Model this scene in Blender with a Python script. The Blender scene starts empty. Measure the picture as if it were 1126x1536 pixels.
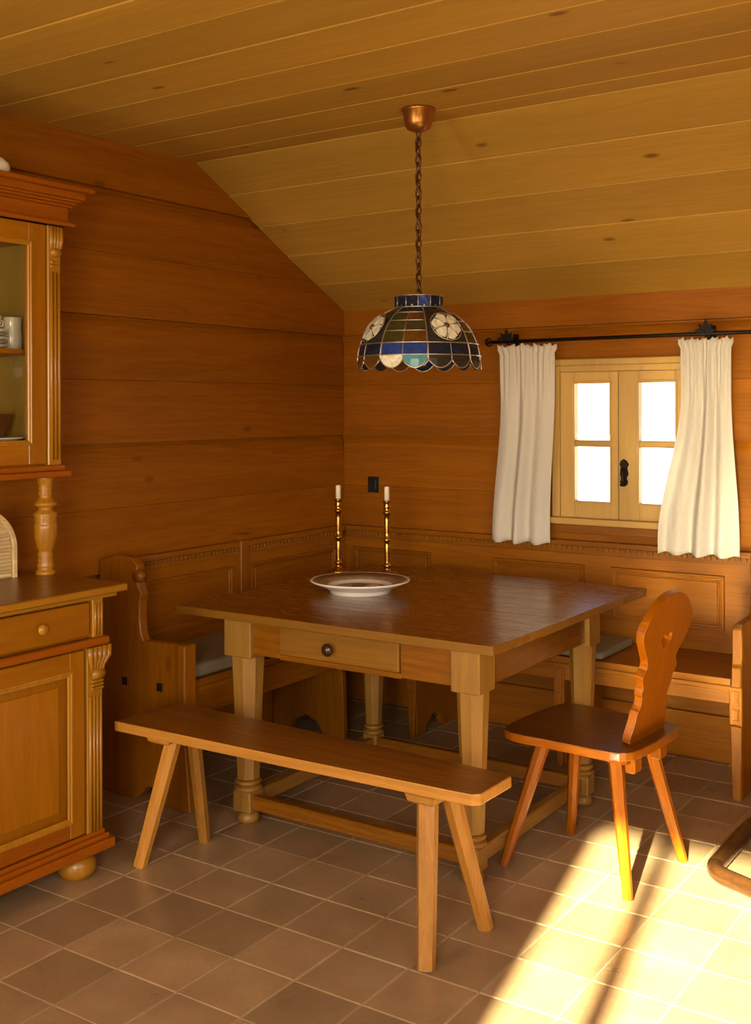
import bpy, bmesh, math, random
from mathutils import Vector, Matrix
random.seed(7)
SC = bpy.context.scene
COL = SC.collection
R = math.radians

# ------------------------------------------------------------------ camera
YAW, ROLL, FPX, PPY = -0.592941, 0.0037846, 1668.33, 610.9
cam = bpy.data.cameras.new('camera')
cam.sensor_fit = 'VERTICAL'; cam.sensor_height = 36.0
cam.lens = FPX / 1536 * 36.0
cam.shift_y = -(768 - PPY) / 1536
cam.clip_start = 0.05
co = bpy.data.objects.new('camera', cam); COL.objects.link(co)
right = Vector((math.cos(YAW), -math.sin(YAW), 0)); fwd = Vector((math.sin(YAW), math.cos(YAW), 0))
down = fwd.cross(right)
cr, sr = math.cos(ROLL), math.sin(ROLL)
xr = cr * right + sr * down; yd = -sr * right + cr * down
mw = Matrix((( xr.x, -yd.x, -fwd.x), (xr.y, -yd.y, -fwd.y), (xr.z, -yd.z, -fwd.z))).to_4x4()
mw.translation = (2.75778, -2.36852, 1.55)
co.matrix_world = mw
SC.camera = co

# ------------------------------------------------------------------ light
SUN_ELEV, SUN_SLOPE = R(23.7), 0.19            # sun shines towards (-slope, +1)
SUN_E, SKY_E, FILL_REAR, FILL_SIDE = 84.0, 0.5, 86.0, 22.0
world = bpy.data.worlds.new('sky'); SC.world = world; world.use_nodes = True
nt = world.node_tree; nt.nodes.clear()
sky = nt.nodes.new('ShaderNodeTexSky'); sky.sky_type = 'NISHITA'; sky.sun_disc = False
sky.sun_elevation = SUN_ELEV; sky.sun_rotation = R(180) - math.atan(SUN_SLOPE)
bg = nt.nodes.new('ShaderNodeBackground'); bg.inputs['Strength'].default_value = SKY_E
wo = nt.nodes.new('ShaderNodeOutputWorld')
nt.links.new(sky.outputs[0], bg.inputs[0]); nt.links.new(bg.outputs[0], wo.inputs[0])

sd = Vector((-SUN_SLOPE, 1, 0)).normalized() * math.cos(SUN_ELEV) + Vector((0, 0, -math.sin(SUN_ELEV)))
sun = bpy.data.lights.new('sun', 'SUN'); sun.energy = SUN_E; sun.angle = R(1.2); sun.color = (1.0, 0.94, 0.60)
so = bpy.data.objects.new('sun', sun); COL.objects.link(so)
so.rotation_euler = sd.to_track_quat('-Z', 'Y').to_euler(); so.location = (2, -6, 5)

def area(name, loc, direction, sx, sy, energy, color):
    l = bpy.data.lights.new(name, 'AREA'); l.shape = 'RECTANGLE'; l.size = sx; l.size_y = sy
    l.energy = energy; l.color = color
    o = bpy.data.objects.new(name, l); COL.objects.link(o); o.location = loc
    o.rotation_euler = Vector(direction).to_track_quat('-Z', 'Z').to_euler()
    return o
# daylight entering through the rear and side windows; plus an added fill lamp, unseen, rear left
area('daylight_rear_window', (2.58, -3.12, 1.53), (-0.1, 1, -0.05), 1.0, 1.1, FILL_REAR, (1.0, 0.86, 0.64))
area('fill_lamp_rear_left', (0.35, -3.25, 1.1), (0.12, 1, 0.06), 0.8, 1.8, 62.0, (1.0, 0.84, 0.60))  # added fill, no known source; lifts the left side
area('daylight_side_window', (3.32, -1.2, 1.5), (-1, 0.25, -0.02), 1.7, 1.3, FILL_SIDE, (1.0, 0.86, 0.64))

vs = SC.view_settings
SC.display_settings.display_device = 'sRGB'
vs.view_transform = 'Standard'; vs.look = 'None'; vs.gamma = 1.0; vs.use_curve_mapping = False
vs.exposure = 0.0
cy = SC.cycles
cy.use_denoising = True; cy.caustics_reflective = True
cy.max_bounces = 10; cy.diffuse_bounces = 6; cy.glossy_bounces = 4; cy.transmission_bounces = 8; cy.transparent_max_bounces = 12
cy.sample_clamp_indirect = 0.0; cy.blur_glossy = 0.1

# ------------------------------------------------------------------ materials
def new_mat(name):
    m = bpy.data.materials.new(name); m.use_nodes = True
    t = m.node_tree; t.nodes.clear()
    out = t.nodes.new('ShaderNodeOutputMaterial'); p = t.nodes.new('ShaderNodeBsdfPrincipled')
    t.links.new(p.outputs[0], out.inputs[0])
    return m, t, p
def N(t, kind, **kw):
    n = t.nodes.new(kind)
    for k, v in kw.items(): setattr(n, k, v)
    return n
def ramp(t, stops):
    r = t.nodes.new('ShaderNodeValToRGB'); e = r.color_ramp.elements
    while len(e) < len(stops): e.new(0.5)
    for i, (p, c) in enumerate(stops): e[i].position = p; e[i].color = (*c, 1) if len(c) == 3 else c
    return r
def mixc(t, blend='MIX', fac=None):
    m = t.nodes.new('ShaderNodeMix'); m.data_type = 'RGBA'; m.blend_type = blend
    if fac is not None: m.inputs[0].default_value = fac
    return m
_wood = {}
def wood(name, dark, light, axis='X', rough=0.42, coat=0.25, knots=0.6, scale=1.0, vary=0.25, grain=0.5, spec=0.4):
    """varnished softwood: long grain along one axis, growth-ring bands, knots"""
    key = (name, axis)
    if key in _wood: return _wood[key]
    m, t, p = new_mat(name + '_' + axis.lower())
    L = t.links
    tc = N(t, 'ShaderNodeTexCoord'); oi = N(t, 'ShaderNodeObjectInfo')
    mul = N(t, 'ShaderNodeVectorMath', operation='SCALE'); mul.inputs[3].default_value = 37.0
    comb = N(t, 'ShaderNodeCombineXYZ')
    for i in range(3): L.new(oi.outputs['Random'], comb.inputs[i])
    L.new(comb.outputs[0], mul.inputs[0])
    add = N(t, 'ShaderNodeVectorMath', operation='ADD')
    L.new(tc.outputs['Object'], add.inputs[0]); L.new(mul.outputs[0], add.inputs[1])
    mp = N(t, 'ShaderNodeMapping')
    s = [1.0 * scale] * 3; s['XYZ'.index(axis)] = 0.055 * scale
    mp.inputs['Scale'].default_value = s
    L.new(add.outputs[0], mp.inputs[0])
    n1 = N(t, 'ShaderNodeTexNoise'); n1.inputs['Scale'].default_value = 9; n1.inputs['Detail'].default_value = 3; n1.inputs['Distortion'].default_value = 0.6
    L.new(mp.outputs[0], n1.inputs[0])
    n2 = N(t, 'ShaderNodeTexNoise'); n2.inputs['Scale'].default_value = 150; n2.inputs['Detail'].default_value = 3
    L.new(mp.outputs[0], n2.inputs[0])
    # growth rings: sine of stretched noise
    ms = N(t, 'ShaderNodeMath', operation='MULTIPLY'); ms.inputs[1].default_value = 42
    L.new(n1.outputs['Fac'], ms.inputs[0])
    sn = N(t, 'ShaderNodeMath', operation='SINE'); L.new(ms.outputs[0], sn.inputs[0])
    mr = N(t, 'ShaderNodeMapRange'); mr.inputs[1].default_value = -1; mr.inputs[2].default_value = 1
    mr.inputs[3].default_value = 0.5 - grain * 0.35; mr.inputs[4].default_value = 0.5 + grain * 0.35
    L.new(sn.outputs[0], mr.inputs[0])
    mx = N(t, 'ShaderNodeMath', operation='MULTIPLY_ADD'); mx.inputs[1].default_value = 0.7
    L.new(n2.outputs['Fac'], mx.inputs[0])
    sb = N(t, 'ShaderNodeMath', operation='SUBTRACT'); sb.inputs[1].default_value = 0.35
    L.new(mr.outputs[0], sb.inputs[0]); L.new(sb.outputs[0], mx.inputs[2])
    r = ramp(t, [(0.12, dark), (0.88, light)]); L.new(mx.outputs[0], r.inputs[0])
    # large soft tone drift
    n3 = N(t, 'ShaderNodeTexNoise'); n3.inputs['Scale'].default_value = 2.2; n3.inputs['Detail'].default_value = 2
    L.new(mp.outputs[0], n3.inputs[0])
    hv = N(t, 'ShaderNodeHueSaturation')
    v1 = N(t, 'ShaderNodeMapRange'); v1.inputs[1].default_value = 0.3; v1.inputs[2].default_value = 0.7; v1.inputs[3].default_value = 0.82; v1.inputs[4].default_value = 1.15
    L.new(n3.outputs['Fac'], v1.inputs[0])
    v2 = N(t, 'ShaderNodeMapRange'); v2.inputs[3].default_value = 1 - vary; v2.inputs[4].default_value = 1 + vary
    L.new(oi.outputs['Random'], v2.inputs[0])
    vm = N(t, 'ShaderNodeMath', operation='MULTIPLY'); L.new(v1.outputs[0], vm.inputs[0]); L.new(v2.outputs[0], vm.inputs[1])
    L.new(vm.outputs[0], hv.inputs['Value']); L.new(r.outputs[0], hv.inputs['Color'])
    col = hv.outputs[0]
    if knots > 0:
        mk = N(t, 'ShaderNodeMapping'); ks = [5.5 * scale] * 3; ks['XYZ'.index(axis)] = 2.4 * scale
        mk.inputs['Scale'].default_value = ks; L.new(add.outputs[0], mk.inputs[0])
        vo = N(t, 'ShaderNodeTexVoronoi'); vo.inputs['Scale'].default_value = 1.0; L.new(mk.outputs[0], vo.inputs[0])
        kr = N(t, 'ShaderNodeMapRange', interpolation_type='SMOOTHSTEP'); kr.inputs[1].default_value = 0.045; kr.inputs[2].default_value = 0.11
        kr.inputs[3].default_value = knots; kr.inputs[4].default_value = 0.0
        L.new(vo.outputs['Distance'], kr.inputs[0])
        mk2 = mixc(t, 'MULTIPLY'); L.new(kr.outputs[0], mk2.inputs[0]); L.new(col, mk2.inputs[6]); mk2.inputs[7].default_value = (0.32, 0.2, 0.12, 1)
        col = mk2.outputs[2]
    L.new(col, p.inputs['Base Color'])
    rr = N(t, 'ShaderNodeMapRange'); rr.inputs[3].default_value = rough + 0.08; rr.inputs[4].default_value = rough - 0.06
    L.new(mx.outputs[0], rr.inputs[0]); L.new(rr.outputs[0], p.inputs['Roughness'])
    p.inputs['Coat Weight'].default_value = coat; p.inputs['Coat Roughness'].default_value = 0.22
    p.inputs['Specular IOR Level'].default_value = spec
    bp = N(t, 'ShaderNodeBump'); bp.inputs['Strength'].default_value = 0.07; bp.inputs['Distance'].default_value = 0.004
    L.new(mx.outputs[0], bp.inputs['Height']); L.new(bp.outputs[0], p.inputs['Normal'])
    _wood[key] = m
    return m
def plain(name, color, rough=0.5, metal=0.0, noise=0.12, nscale=14, coat=0.0, bump=0.0, spec=0.5):
    m, t, p = new_mat(name); L = t.links
    tc = N(t, 'ShaderNodeTexCoord'); n = N(t, 'ShaderNodeTexNoise'); n.inputs['Scale'].default_value = nscale; n.inputs['Detail'].default_value = 4
    L.new(tc.outputs['Object'], n.inputs[0])
    r = ramp(t, [(0.25, tuple(c * (1 - noise) for c in color)), (0.75, tuple(min(1, c * (1 + noise)) for c in color))])
    L.new(n.outputs['Fac'], r.inputs[0]); L.new(r.outputs[0], p.inputs['Base Color'])
    p.inputs['Roughness'].default_value = rough; p.inputs['Metallic'].default_value = metal
    p.inputs['Coat Weight'].default_value = coat; p.inputs['Specular IOR Level'].default_value = spec
    if bump:
        b = N(t, 'ShaderNodeBump'); b.inputs['Strength'].default_value = bump; b.inputs['Distance'].default_value = 0.003
        L.new(n.outputs['Fac'], b.inputs['Height']); L.new(b.outputs[0], p.inputs['Normal'])
    return m
LOG = lambda a='X': wood('log_wood', (0.205, 0.058, 0.0004), (0.345, 0.112, 0.0008), a, rough=0.5, coat=0, knots=0.45, vary=0.07, grain=0.3, spec=0.2)
CEIL = lambda a='X': wood('ceiling_spruce', (0.33, 0.175, 0.020), (0.45, 0.250, 0.038), a, rough=0.5, coat=0, knots=0.8, vary=0.08, grain=0.22, spec=0.25)
CAB = lambda a='Z': wood('cabinet_pine', (0.24, 0.078, 0.0006), (0.35, 0.126, 0.001), a, rough=0.36, coat=0.15, knots=0.6, vary=0.06, grain=0.3, spec=0.3)
CABT = lambda a='Z': wood('cabinet_trim_pine', (0.28, 0.112, 0.004), (0.42, 0.185, 0.010), a, rough=0.34, coat=0.35, knots=0, vary=0.05, grain=0.3)
CABR = lambda a='Y': wood('cabinet_red_pine', (0.23, 0.053, 0.0008), (0.33, 0.085, 0.001), a, rough=0.36, coat=0.2, knots=0.3, vary=0.06, grain=0.3, spec=0.3)
WTOP = lambda a='Y': wood('cabinet_top_wood', (0.17, 0.064, 0.002), (0.30, 0.118, 0.005), a, rough=0.34, coat=0.2, knots=0.4, vary=0.05, grain=0.35)
SET = lambda a='X': wood('settle_pine', (0.19, 0.056, 0.0008), (0.33, 0.110, 0.0014), a, rough=0.38, coat=0.12, knots=0.4, vary=0.10, grain=0.28, spec=0.3)
TOP = lambda a='X': wood('tabletop_wood', (0.12, 0.040, 0.0008), (0.25, 0.086, 0.003), a, rough=0.27, coat=0.35, knots=0.4, vary=0.08, grain=0.35)
LEGW = lambda a='Z': wood('table_leg_wood', (0.20, 0.094, 0.012), (0.32, 0.160, 0.026), a, rough=0.45, coat=0.15, knots=0.3, vary=0.08, grain=0.3)
DRWW = lambda a='X': wood('table_drawer_wood', (0.16, 0.066, 0.003), (0.27, 0.115, 0.008), a, rough=0.4, coat=0.2, knots=0.4, vary=0.08, grain=0.35)
BEN = lambda a='X': wood('bench_wood', (0.095, 0.029, 0.001), (0.21, 0.070, 0.004), a, rough=0.34, coat=0.3, knots=0.5, vary=0.08, grain=0.4)
BENL = lambda a='Z': wood('bench_leg_wood', (0.28, 0.115, 0.012), (0.46, 0.205, 0.030), a, rough=0.45, coat=0.15, knots=0.3, vary=0.08, grain=0.35)
CHA = lambda a='Z': wood('chair_wood', (0.20, 0.050, 0.0004), (0.31, 0.084, 0.0006), a, rough=0.33, coat=0.2, knots=0.2, vary=0.05, grain=0.25, spec=0.3)
CHS = lambda a='X': wood('chair_seat_wood', (0.075, 0.022, 0.001), (0.15, 0.046, 0.002), a, rough=0.30, coat=0.35, knots=0.3, vary=0.05, grain=0.3)
INS = lambda a='Z': wood('pale_case_lining', (0.24, 0.155, 0.020), (0.34, 0.23, 0.034), a, rough=0.6, coat=0, knots=0.2, vary=0.04, grain=0.2)
WIN = lambda a='Z': wood('window_wood', (0.48, 0.29, 0.075), (0.60, 0.38, 0.11), a, rough=0.5, coat=0.1, knots=0.15, vary=0.04, grain=0.2)
DRK = lambda a='X': wood('dark_bentwood', (0.018, 0.007, 0.002), (0.045, 0.016, 0.004), a, rough=0.28, coat=0.5, knots=0, vary=0.02)
M_IRON = plain('wrought_iron', (0.016, 0.012, 0.010), 0.5, 0.7, 0.3, 40, bump=0.4)
M_BLACK = plain('black_plastic', (0.012, 0.010, 0.008), 0.4)
M_BRASS = plain('aged_brass', (0.55, 0.30, 0.07), 0.24, 1.0, 0.2, 20)
M_BRONZE = plain('bronze_brown_chain', (0.10, 0.035, 0.010), 0.4, 0.7, 0.3, 60)
M_COPPER = plain('copper_canopy', (0.42, 0.18, 0.035), 0.32, 0.85, 0.2, 18)
M_WAX = plain('candle_wax', (0.86, 0.78, 0.58), 0.5)
M_PORC = plain('white_porcelain', (0.82, 0.80, 0.74), 0.25, coat=0.1, noise=0.03, spec=0.35)
M_JUG = plain('grey_green_stoneware', (0.64, 0.62, 0.47), 0.2, coat=0.5, noise=0.08)
M_GREENRIM = plain('green_glazed_stoneware', (0.28, 0.33, 0.24), 0.2, coat=0.5)
M_CREAM = plain('cream_stoneware', (0.74, 0.70, 0.56), 0.18, coat=0.5)
M_BOWL = plain('brown_earthenware', (0.085, 0.030, 0.010), 0.3, coat=0.4)
M_CUSH = plain('grey_brown_cushion_cloth', (0.23, 0.185, 0.115), 0.95, noise=0.10, nscale=60, bump=0.3, spec=0.2)
M_PLINTH = plain('grey_stone_edge', (0.2, 0.2, 0.18), 0.8)
M_BREAD = wood('pale_reed', (0.52, 0.36, 0.15), (0.78, 0.62, 0.36), 'Y', rough=0.5, coat=0.1, knots=0, vary=0.10)
M_LEAD = plain('lead_came', (0.50, 0.46, 0.40), 0.35, 0.9, 0.2, 50)
M_GROUT = plain('floor_grout', (0.40, 0.30, 0.18), 0.9, noise=0.2, nscale=30)
M_SNOW = plain('sunlit_snow', (0.85, 0.87, 0.9), 0.9, noise=0.03, nscale=1)

def cloth_mat():
    m, t, p = new_mat('curtain_cotton'); L = t.links
    out = [n for n in t.nodes if n.type == 'OUTPUT_MATERIAL'][0]
    tc = N(t, 'ShaderNodeTexCoord'); w = N(t, 'ShaderNodeTexWave'); w.bands_direction = 'Z'; w.inputs['Scale'].default_value = 260; w.inputs['Distortion'].default_value = 1.0
    L.new(tc.outputs['Object'], w.inputs[0])
    r = ramp(t, [(0, (0.74, 0.70, 0.62)), (1, (0.82, 0.78, 0.70))]); L.new(w.outputs['Fac'], r.inputs[0])
    L.new(r.outputs[0], p.inputs['Base Color']); p.inputs['Roughness'].default_value = 0.95; p.inputs['Specular IOR Level'].default_value = 0.1
    tr = N(t, 'ShaderNodeBsdfTranslucent'); tr.inputs[0].default_value = (0.85, 0.80, 0.68, 1)
    mx = N(t, 'ShaderNodeMixShader'); mx.inputs[0].default_value = 0.28
    L.new(p.outputs[0], mx.inputs[1]); L.new(tr.outputs[0], mx.inputs[2]); L.new(mx.outputs[0], out.inputs[0])
    return m
M_CLOTH = cloth_mat()

def tile_mat():
    m, t, p = new_mat('terracotta_tile'); L = t.links
    tc = N(t, 'ShaderNodeTexCoord'); oi = N(t, 'ShaderNodeObjectInfo')
    geo = N(t, 'ShaderNodeNewGeometry')
    n1 = N(t, 'ShaderNodeTexNoise'); n1.inputs['Scale'].default_value = 5; n1.inputs['Detail'].default_value = 5; L.new(geo.outputs['Position'], n1.inputs[0])
    n2 = N(t, 'ShaderNodeTexNoise'); n2.inputs['Scale'].default_value = 60; n2.inputs['Detail'].default_value = 3; L.new(geo.outputs['Position'], n2.inputs[0])
    r = ramp(t, [(0.25, (0.29, 0.180, 0.085)), (0.55, (0.37, 0.230, 0.112)), (0.8, (0.44, 0.295, 0.155))]); L.new(n1.outputs['Fac'], r.inputs[0])
    mm = mixc(t, 'MULTIPLY', 0.4); L.new(r.outputs[0], mm.inputs[6]); L.new(n2.outputs['Color'], mm.inputs[7])
    mg = mixc(t, 'ADD', 0.12); L.new(mm.outputs[2], mg.inputs[6]); mg.inputs[7].default_value = (0.30, 0.24, 0.18, 1)
    hv = N(t, 'ShaderNodeHueSaturation'); v = N(t, 'ShaderNodeMapRange'); v.inputs[3].default_value = 0.82; v.inputs[4].default_value = 1.14
    L.new(oi.outputs['Random'], v.inputs[0]); L.new(v.outputs[0], hv.inputs['Value']); L.new(mg.outputs[2], hv.inputs['Color'])
    L.new(hv.outputs[0], p.inputs['Base Color'])
    rr = N(t, 'ShaderNodeMapRange'); rr.inputs[3].default_value = 0.24; rr.inputs[4].default_value = 0.34; L.new(n1.outputs['Fac'], rr.inputs[0]); L.new(rr.outputs[0], p.inputs['Roughness'])
    b = N(t, 'ShaderNodeBump'); b.inputs['Strength'].default_value = 0.10; b.inputs['Distance'].default_value = 0.003
    L.new(n2.outputs['Fac'], b.inputs['Height']); L.new(b.outputs[0], p.inputs['Normal'])
    return m
M_TILE = tile_mat()
def glass_mat(name, color, trans=0.6, rough=0.12):
    m, t, p = new_mat(name); L = t.links
    tc = N(t, 'ShaderNodeTexCoord'); n = N(t, 'ShaderNodeTexNoise'); n.inputs['Scale'].default_value = 30; n.inputs['Detail'].default_value = 3; n.inputs['Distortion'].default_value = 1.5
    L.new(tc.outputs['Object'], n.inputs[0])
    r = ramp(t, [(0.3, tuple(c * 0.7 for c in color)), (0.7, tuple(min(1, c * 1.25) for c in color))]); L.new(n.outputs['Fac'], r.inputs[0])
    L.new(r.outputs[0], p.inputs['Base Color']); p.inputs['Transmission Weight'].default_value = trans
    p.inputs['Roughness'].default_value = rough; p.inputs['IOR'].default_value = 1.2
    return m
G_BLUE = glass_mat('blue_stained_glass', (0.03, 0.06, 0.26), 0.35)
G_NAVY = glass_mat('dark_blue_stained_glass', (0.020, 0.022, 0.042), 0.3)
G_TEAL = glass_mat('teal_stained_glass', (0.12, 0.36, 0.42), 0.4)
G_GREEN = glass_mat('olive_stained_glass', (0.12, 0.095, 0.025), 0.6)
G_AMBER = glass_mat('amber_stained_glass', (0.24, 0.10, 0.016), 0.6)
G_GREY = glass_mat('smoky_stained_glass', (0.075, 0.060, 0.040), 0.6)
G_WHITE = glass_mat('milk_white_stained_glass', (0.72, 0.68, 0.52), 0.10, 0.3)
def pane_mat():
    m, t, p = new_mat('clear_pane'); L = t.links
    out = [n for n in t.nodes if n.type == 'OUTPUT_MATERIAL'][0]
    tr = N(t, 'ShaderNodeBsdfTransparent'); gl = N(t, 'ShaderNodeBsdfGlossy'); gl.inputs['Roughness'].default_value = 0.03
    fr = N(t, 'ShaderNodeFresnel'); ge = N(t, 'ShaderNodeNewGeometry')
    io = N(t, 'ShaderNodeMapRange'); io.inputs[3].default_value = 1.45; io.inputs[4].default_value = 1 / 1.45   # same reflectance on both faces
    L.new(ge.outputs['Backfacing'], io.inputs[0]); L.new(io.outputs[0], fr.inputs[0])
    mx = N(t, 'ShaderNodeMixShader'); L.new(fr.outputs[0], mx.inputs[0]); L.new(tr.outputs[0], mx.inputs[1]); L.new(gl.outputs[0], mx.inputs[2])
    L.new(mx.outputs[0], out.inputs[0]); t.nodes.remove(p)
    return m
M_PANE = pane_mat()

# ------------------------------------------------------------------ builders
def bev(bm, edges, w, seg=1):
    if w > 0:
        bmesh.ops.bevel(bm, geom=list(edges), offset=w, segments=seg, profile=0.6, affect='EDGES', clamp_overlap=True)
def prism(bm, pts, axis, a0, a1, w=0.0, seg=1, capw=None):
    """extrude a polygon along an axis; pts are the two other coordinates in xyz order"""
    def P(u, v, a): return {'x': (a, u, v), 'y': (u, a, v), 'z': (u, v, a)}[axis]
    v0 = [bm.verts.new(P(u, v, a0)) for u, v in pts]; v1 = [bm.verts.new(P(u, v, a1)) for u, v in pts]
    fs = [bm.faces.new(v0), bm.faces.new(list(reversed(v1)))]
    n = len(pts)
    for i in range(n): fs.append(bm.faces.new((v0[i], v1[i], v1[(i + 1) % n], v0[(i + 1) % n])))
    bmesh.ops.recalc_face_normals(bm, faces=fs)
    if w > 0:
        es = set()
        for f in (fs if capw is None else fs[:2]):
            es |= set(f.edges)
        bev(bm, es, w, seg)
def box(bm, x0, x1, y0, y1, z0, z1, w=0.003, seg=1):
    prism(bm, [(x0, y0), (x1, y0), (x1, y1), (x0, y1)], 'z', z0, z1, w, seg)
def lathe(bm, prof, c=(0, 0, 0), seg=20, mat=None, smooth=True, caps=True):
    rings = []
    T = mat or Matrix.Translation(c)
    for r, z in prof:
        if r < 1e-5: rings.append([bm.verts.new(T @ Vector((0, 0, z)))])
        else: rings.append([bm.verts.new(T @ Vector((r * math.cos(2 * math.pi * i / seg), r * math.sin(2 * math.pi * i / seg), z))) for i in range(seg)])
    fs = []
    for a, b in zip(rings, rings[1:]):
        for i in range(seg):
            j = (i + 1) % seg
            if len(a) == 1 and len(b) == 1: continue
            if len(a) == 1: fs.append(bm.faces.new((a[0], b[i], b[j])))
            elif len(b) == 1: fs.append(bm.faces.new((a[i], a[j], b[0])))
            else: fs.append(bm.faces.new((a[i], a[j], b[j], b[i])))
    for ring, flip in ((rings[0], True), (rings[-1], False)):
        if caps and len(ring) > 1: fs.append(bm.faces.new(list(reversed(ring)) if flip else ring))
    bmesh.ops.recalc_face_normals(bm, faces=fs)
    for f in fs: f.smooth = smooth and len(f.verts) <= 4
    return fs
def tube(bm, pts, r, seg=10, closed=False, radii=None, smooth=True):
    pts = [Vector(p) for p in pts]; n = len(pts); rings = []
    up = None
    for i, p in enumerate(pts):
        a = pts[(i - 1) % n] if (closed or i > 0) else p; b = pts[(i + 1) % n] if (closed or i < n - 1) else p
        t = (b - a).normalized()
        if up is None:
            up = Vector((0, 0, 1)) if abs(t.z) < 0.9 else Vector((1, 0, 0))
        side = t.cross(up)
        if side.length < 1e-6: side = t.cross(Vector((0, 1, 0)))
        side.normalize(); up = side.cross(t).normalized()
        rr = radii[i] if radii else r
        rings.append([bm.verts.new(p + rr * (math.cos(2 * math.pi * k / seg) * side + math.sin(2 * math.pi * k / seg) * up)) for k in range(seg)])
    fs = []
    rng = range(n) if closed else range(n - 1)
    for i in rng:
        a, b = rings[i], rings[(i + 1) % n]
        for k in range(seg): fs.append(bm.faces.new((a[k], a[(k + 1) % seg], b[(k + 1) % seg], b[k])))
    if not closed: fs += [bm.faces.new(list(reversed(rings[0]))), bm.faces.new(rings[-1])]
    bmesh.ops.recalc_face_normals(bm, faces=fs)
    for f in fs: f.smooth = smooth and len(f.verts) == 4
def frustum(bm, p0, p1, r0, r1, seg=8, rot=math.pi / 8, mid=None):
    """straight tapering post between two points, chamfered (8-gon) section"""
    p0, p1 = Vector(p0), Vector(p1); t = (p1 - p0).normalized()
    sx = Vector((1, 0, 0)); sx = (sx - t * sx.dot(t)).normalized(); sy = t.cross(sx)
    st = [(p0, r0)] + ([(p0.lerp(p1, mid[0]), mid[1])] if mid else []) + [(p1, r1)]
    rings = [[bm.verts.new(p + r * (math.cos(rot + 2 * math.pi * k / seg) * sx + math.sin(rot + 2 * math.pi * k / seg) * sy)) for k in range(seg)] for p, r in st]
    fs = []
    for a, b in zip(rings, rings[1:]):
        for k in range(seg): fs.append(bm.faces.new((a[k], a[(k + 1) % seg], b[(k + 1) % seg], b[k])))
    fs += [bm.faces.new(list(reversed(rings[0]))), bm.faces.new(rings[-1])]
    bmesh.ops.recalc_face_normals(bm, faces=fs)
def mould_frame(bm, plane, a0, a1, b0, b1, c, w, d, out=1):
    """rectangular moulding frame on a plane; plane 'x' -> a=y, b=z; plane 'y' -> a=x, b=z; mitred, ogee-like double step"""
    def P(a, b, h): return (c + out * h, a, b) if plane == 'x' else (a, c + out * h, b)
    prof = [(0, 0), (0.12, d), (0.4, d), (0.5, d * 0.55), (0.8, d * 0.45), (1.0, 0)]
    loops = []
    for s, h in prof:
        q = s * w
        loops.append([bm.verts.new(P(x, z, h)) for x, z in ((a0 + q, b0 + q), (a1 - q, b0 + q), (a1 - q, b1 - q), (a0 + q, b1 - q))])
    fs = []
    for A, B in zip(loops, loops[1:]):
        for k in range(4): fs.append(bm.faces.new((A[k], A[(k + 1) % 4], B[(k + 1) % 4], B[k])))
    bmesh.ops.recalc_face_normals(bm, faces=fs)
def obj(name, bm, mat, parent=None, kind=None):
    me = bpy.data.meshes.new(name)
    if parent is not None:
        w = Vector((0, 0, 0)); q = parent
        while q is not None: w = w + q.location; q = q.parent
        bmesh.ops.translate(bm, verts=bm.verts, vec=-w)
    bm.to_mesh(me); bm.free()
    me.materials.append(mat)
    o = bpy.data.objects.new(name, me); COL.objects.link(o)
    if parent is not None: o.parent = parent
    if kind: o['kind'] = kind
    return o
def lit_edges(o, mat, zmin=-9):  # paler side faces: the frontal light is put into their colour
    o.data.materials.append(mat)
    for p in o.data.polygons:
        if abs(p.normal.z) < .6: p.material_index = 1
def tag(o, label, cat, group=None):
    o['label'] = label; o['category'] = cat
    if group: o['group'] = group
    return o
def thing(name, label, cat, loc=(0, 0, 0), group=None):
    o = bpy.data.objects.new(name, None); COL.objects.link(o); o.location = loc; o.empty_display_size = 0.1
    return tag(o, label, cat, group)
def single(name, bm, mat, label, cat, loc=(0, 0, 0), group=None):
    bmesh.ops.translate(bm, verts=bm.verts, vec=-Vector(loc))
    o = obj(name, bm, mat); o.location = loc
    return tag(o, label, cat, group)
def copy_tree(o, parent=None):
    c = o.copy(); COL.objects.link(c)
    if parent is not None: c.parent = parent
    for ch in list(o.children): copy_tree(ch, c)
    return c
nb = bmesh.new

# ------------------------------------------------------------------ room shell
XL, YB, XR, YF = -0.728, 2.5, 3.4, -3.2
ZC, YK, ZK = 2.655, 1.341, 2.056            # flat ceiling height, fold line, knee height at the back wall
JZ = [0.0, 0.078, 0.342, 0.606, 0.870, 1.135, 1.402, 1.667, 1.930, 2.192, 2.455, 2.70]
GAP = 0.0003
def gap(z): return 0.0022 if any(abs(z - m) < .01 for m in (0.342, 0.870, 1.402, 1.930, 2.455)) else GAP
MAJOR = [0.342, 0.870, 1.402, 1.930, 2.455, 3.0]
def swell(z):                               # each pair of logs stands proud at its lower edge and falls back towards its top
    lo = max([m for m in MAJOR if m <= z + 1e-4], default=-.19); hi = min(m for m in MAJOR if m > z + 1e-4)
    t = (z - lo) / (hi - lo); return .024 * (1 - t * t) - .016 * max(0, (t - .88) / .12) ** 2
def clip(poly, nx, ny, c):                  # keep nx*x+ny*y <= c
    out = []
    for i in range(len(poly)):
        a, b = poly[i], poly[(i + 1) % len(poly)]
        da, db = nx * a[0] + ny * a[1] - c, nx * b[0] + ny * b[1] - c
        if da <= 0: out.append(a)
        if (da < 0 < db) or (db < 0 < da):
            s = da / (da - db); out.append((a[0] + s * (b[0] - a[0]), a[1] + s * (b[1] - a[1])))
    return out
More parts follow.
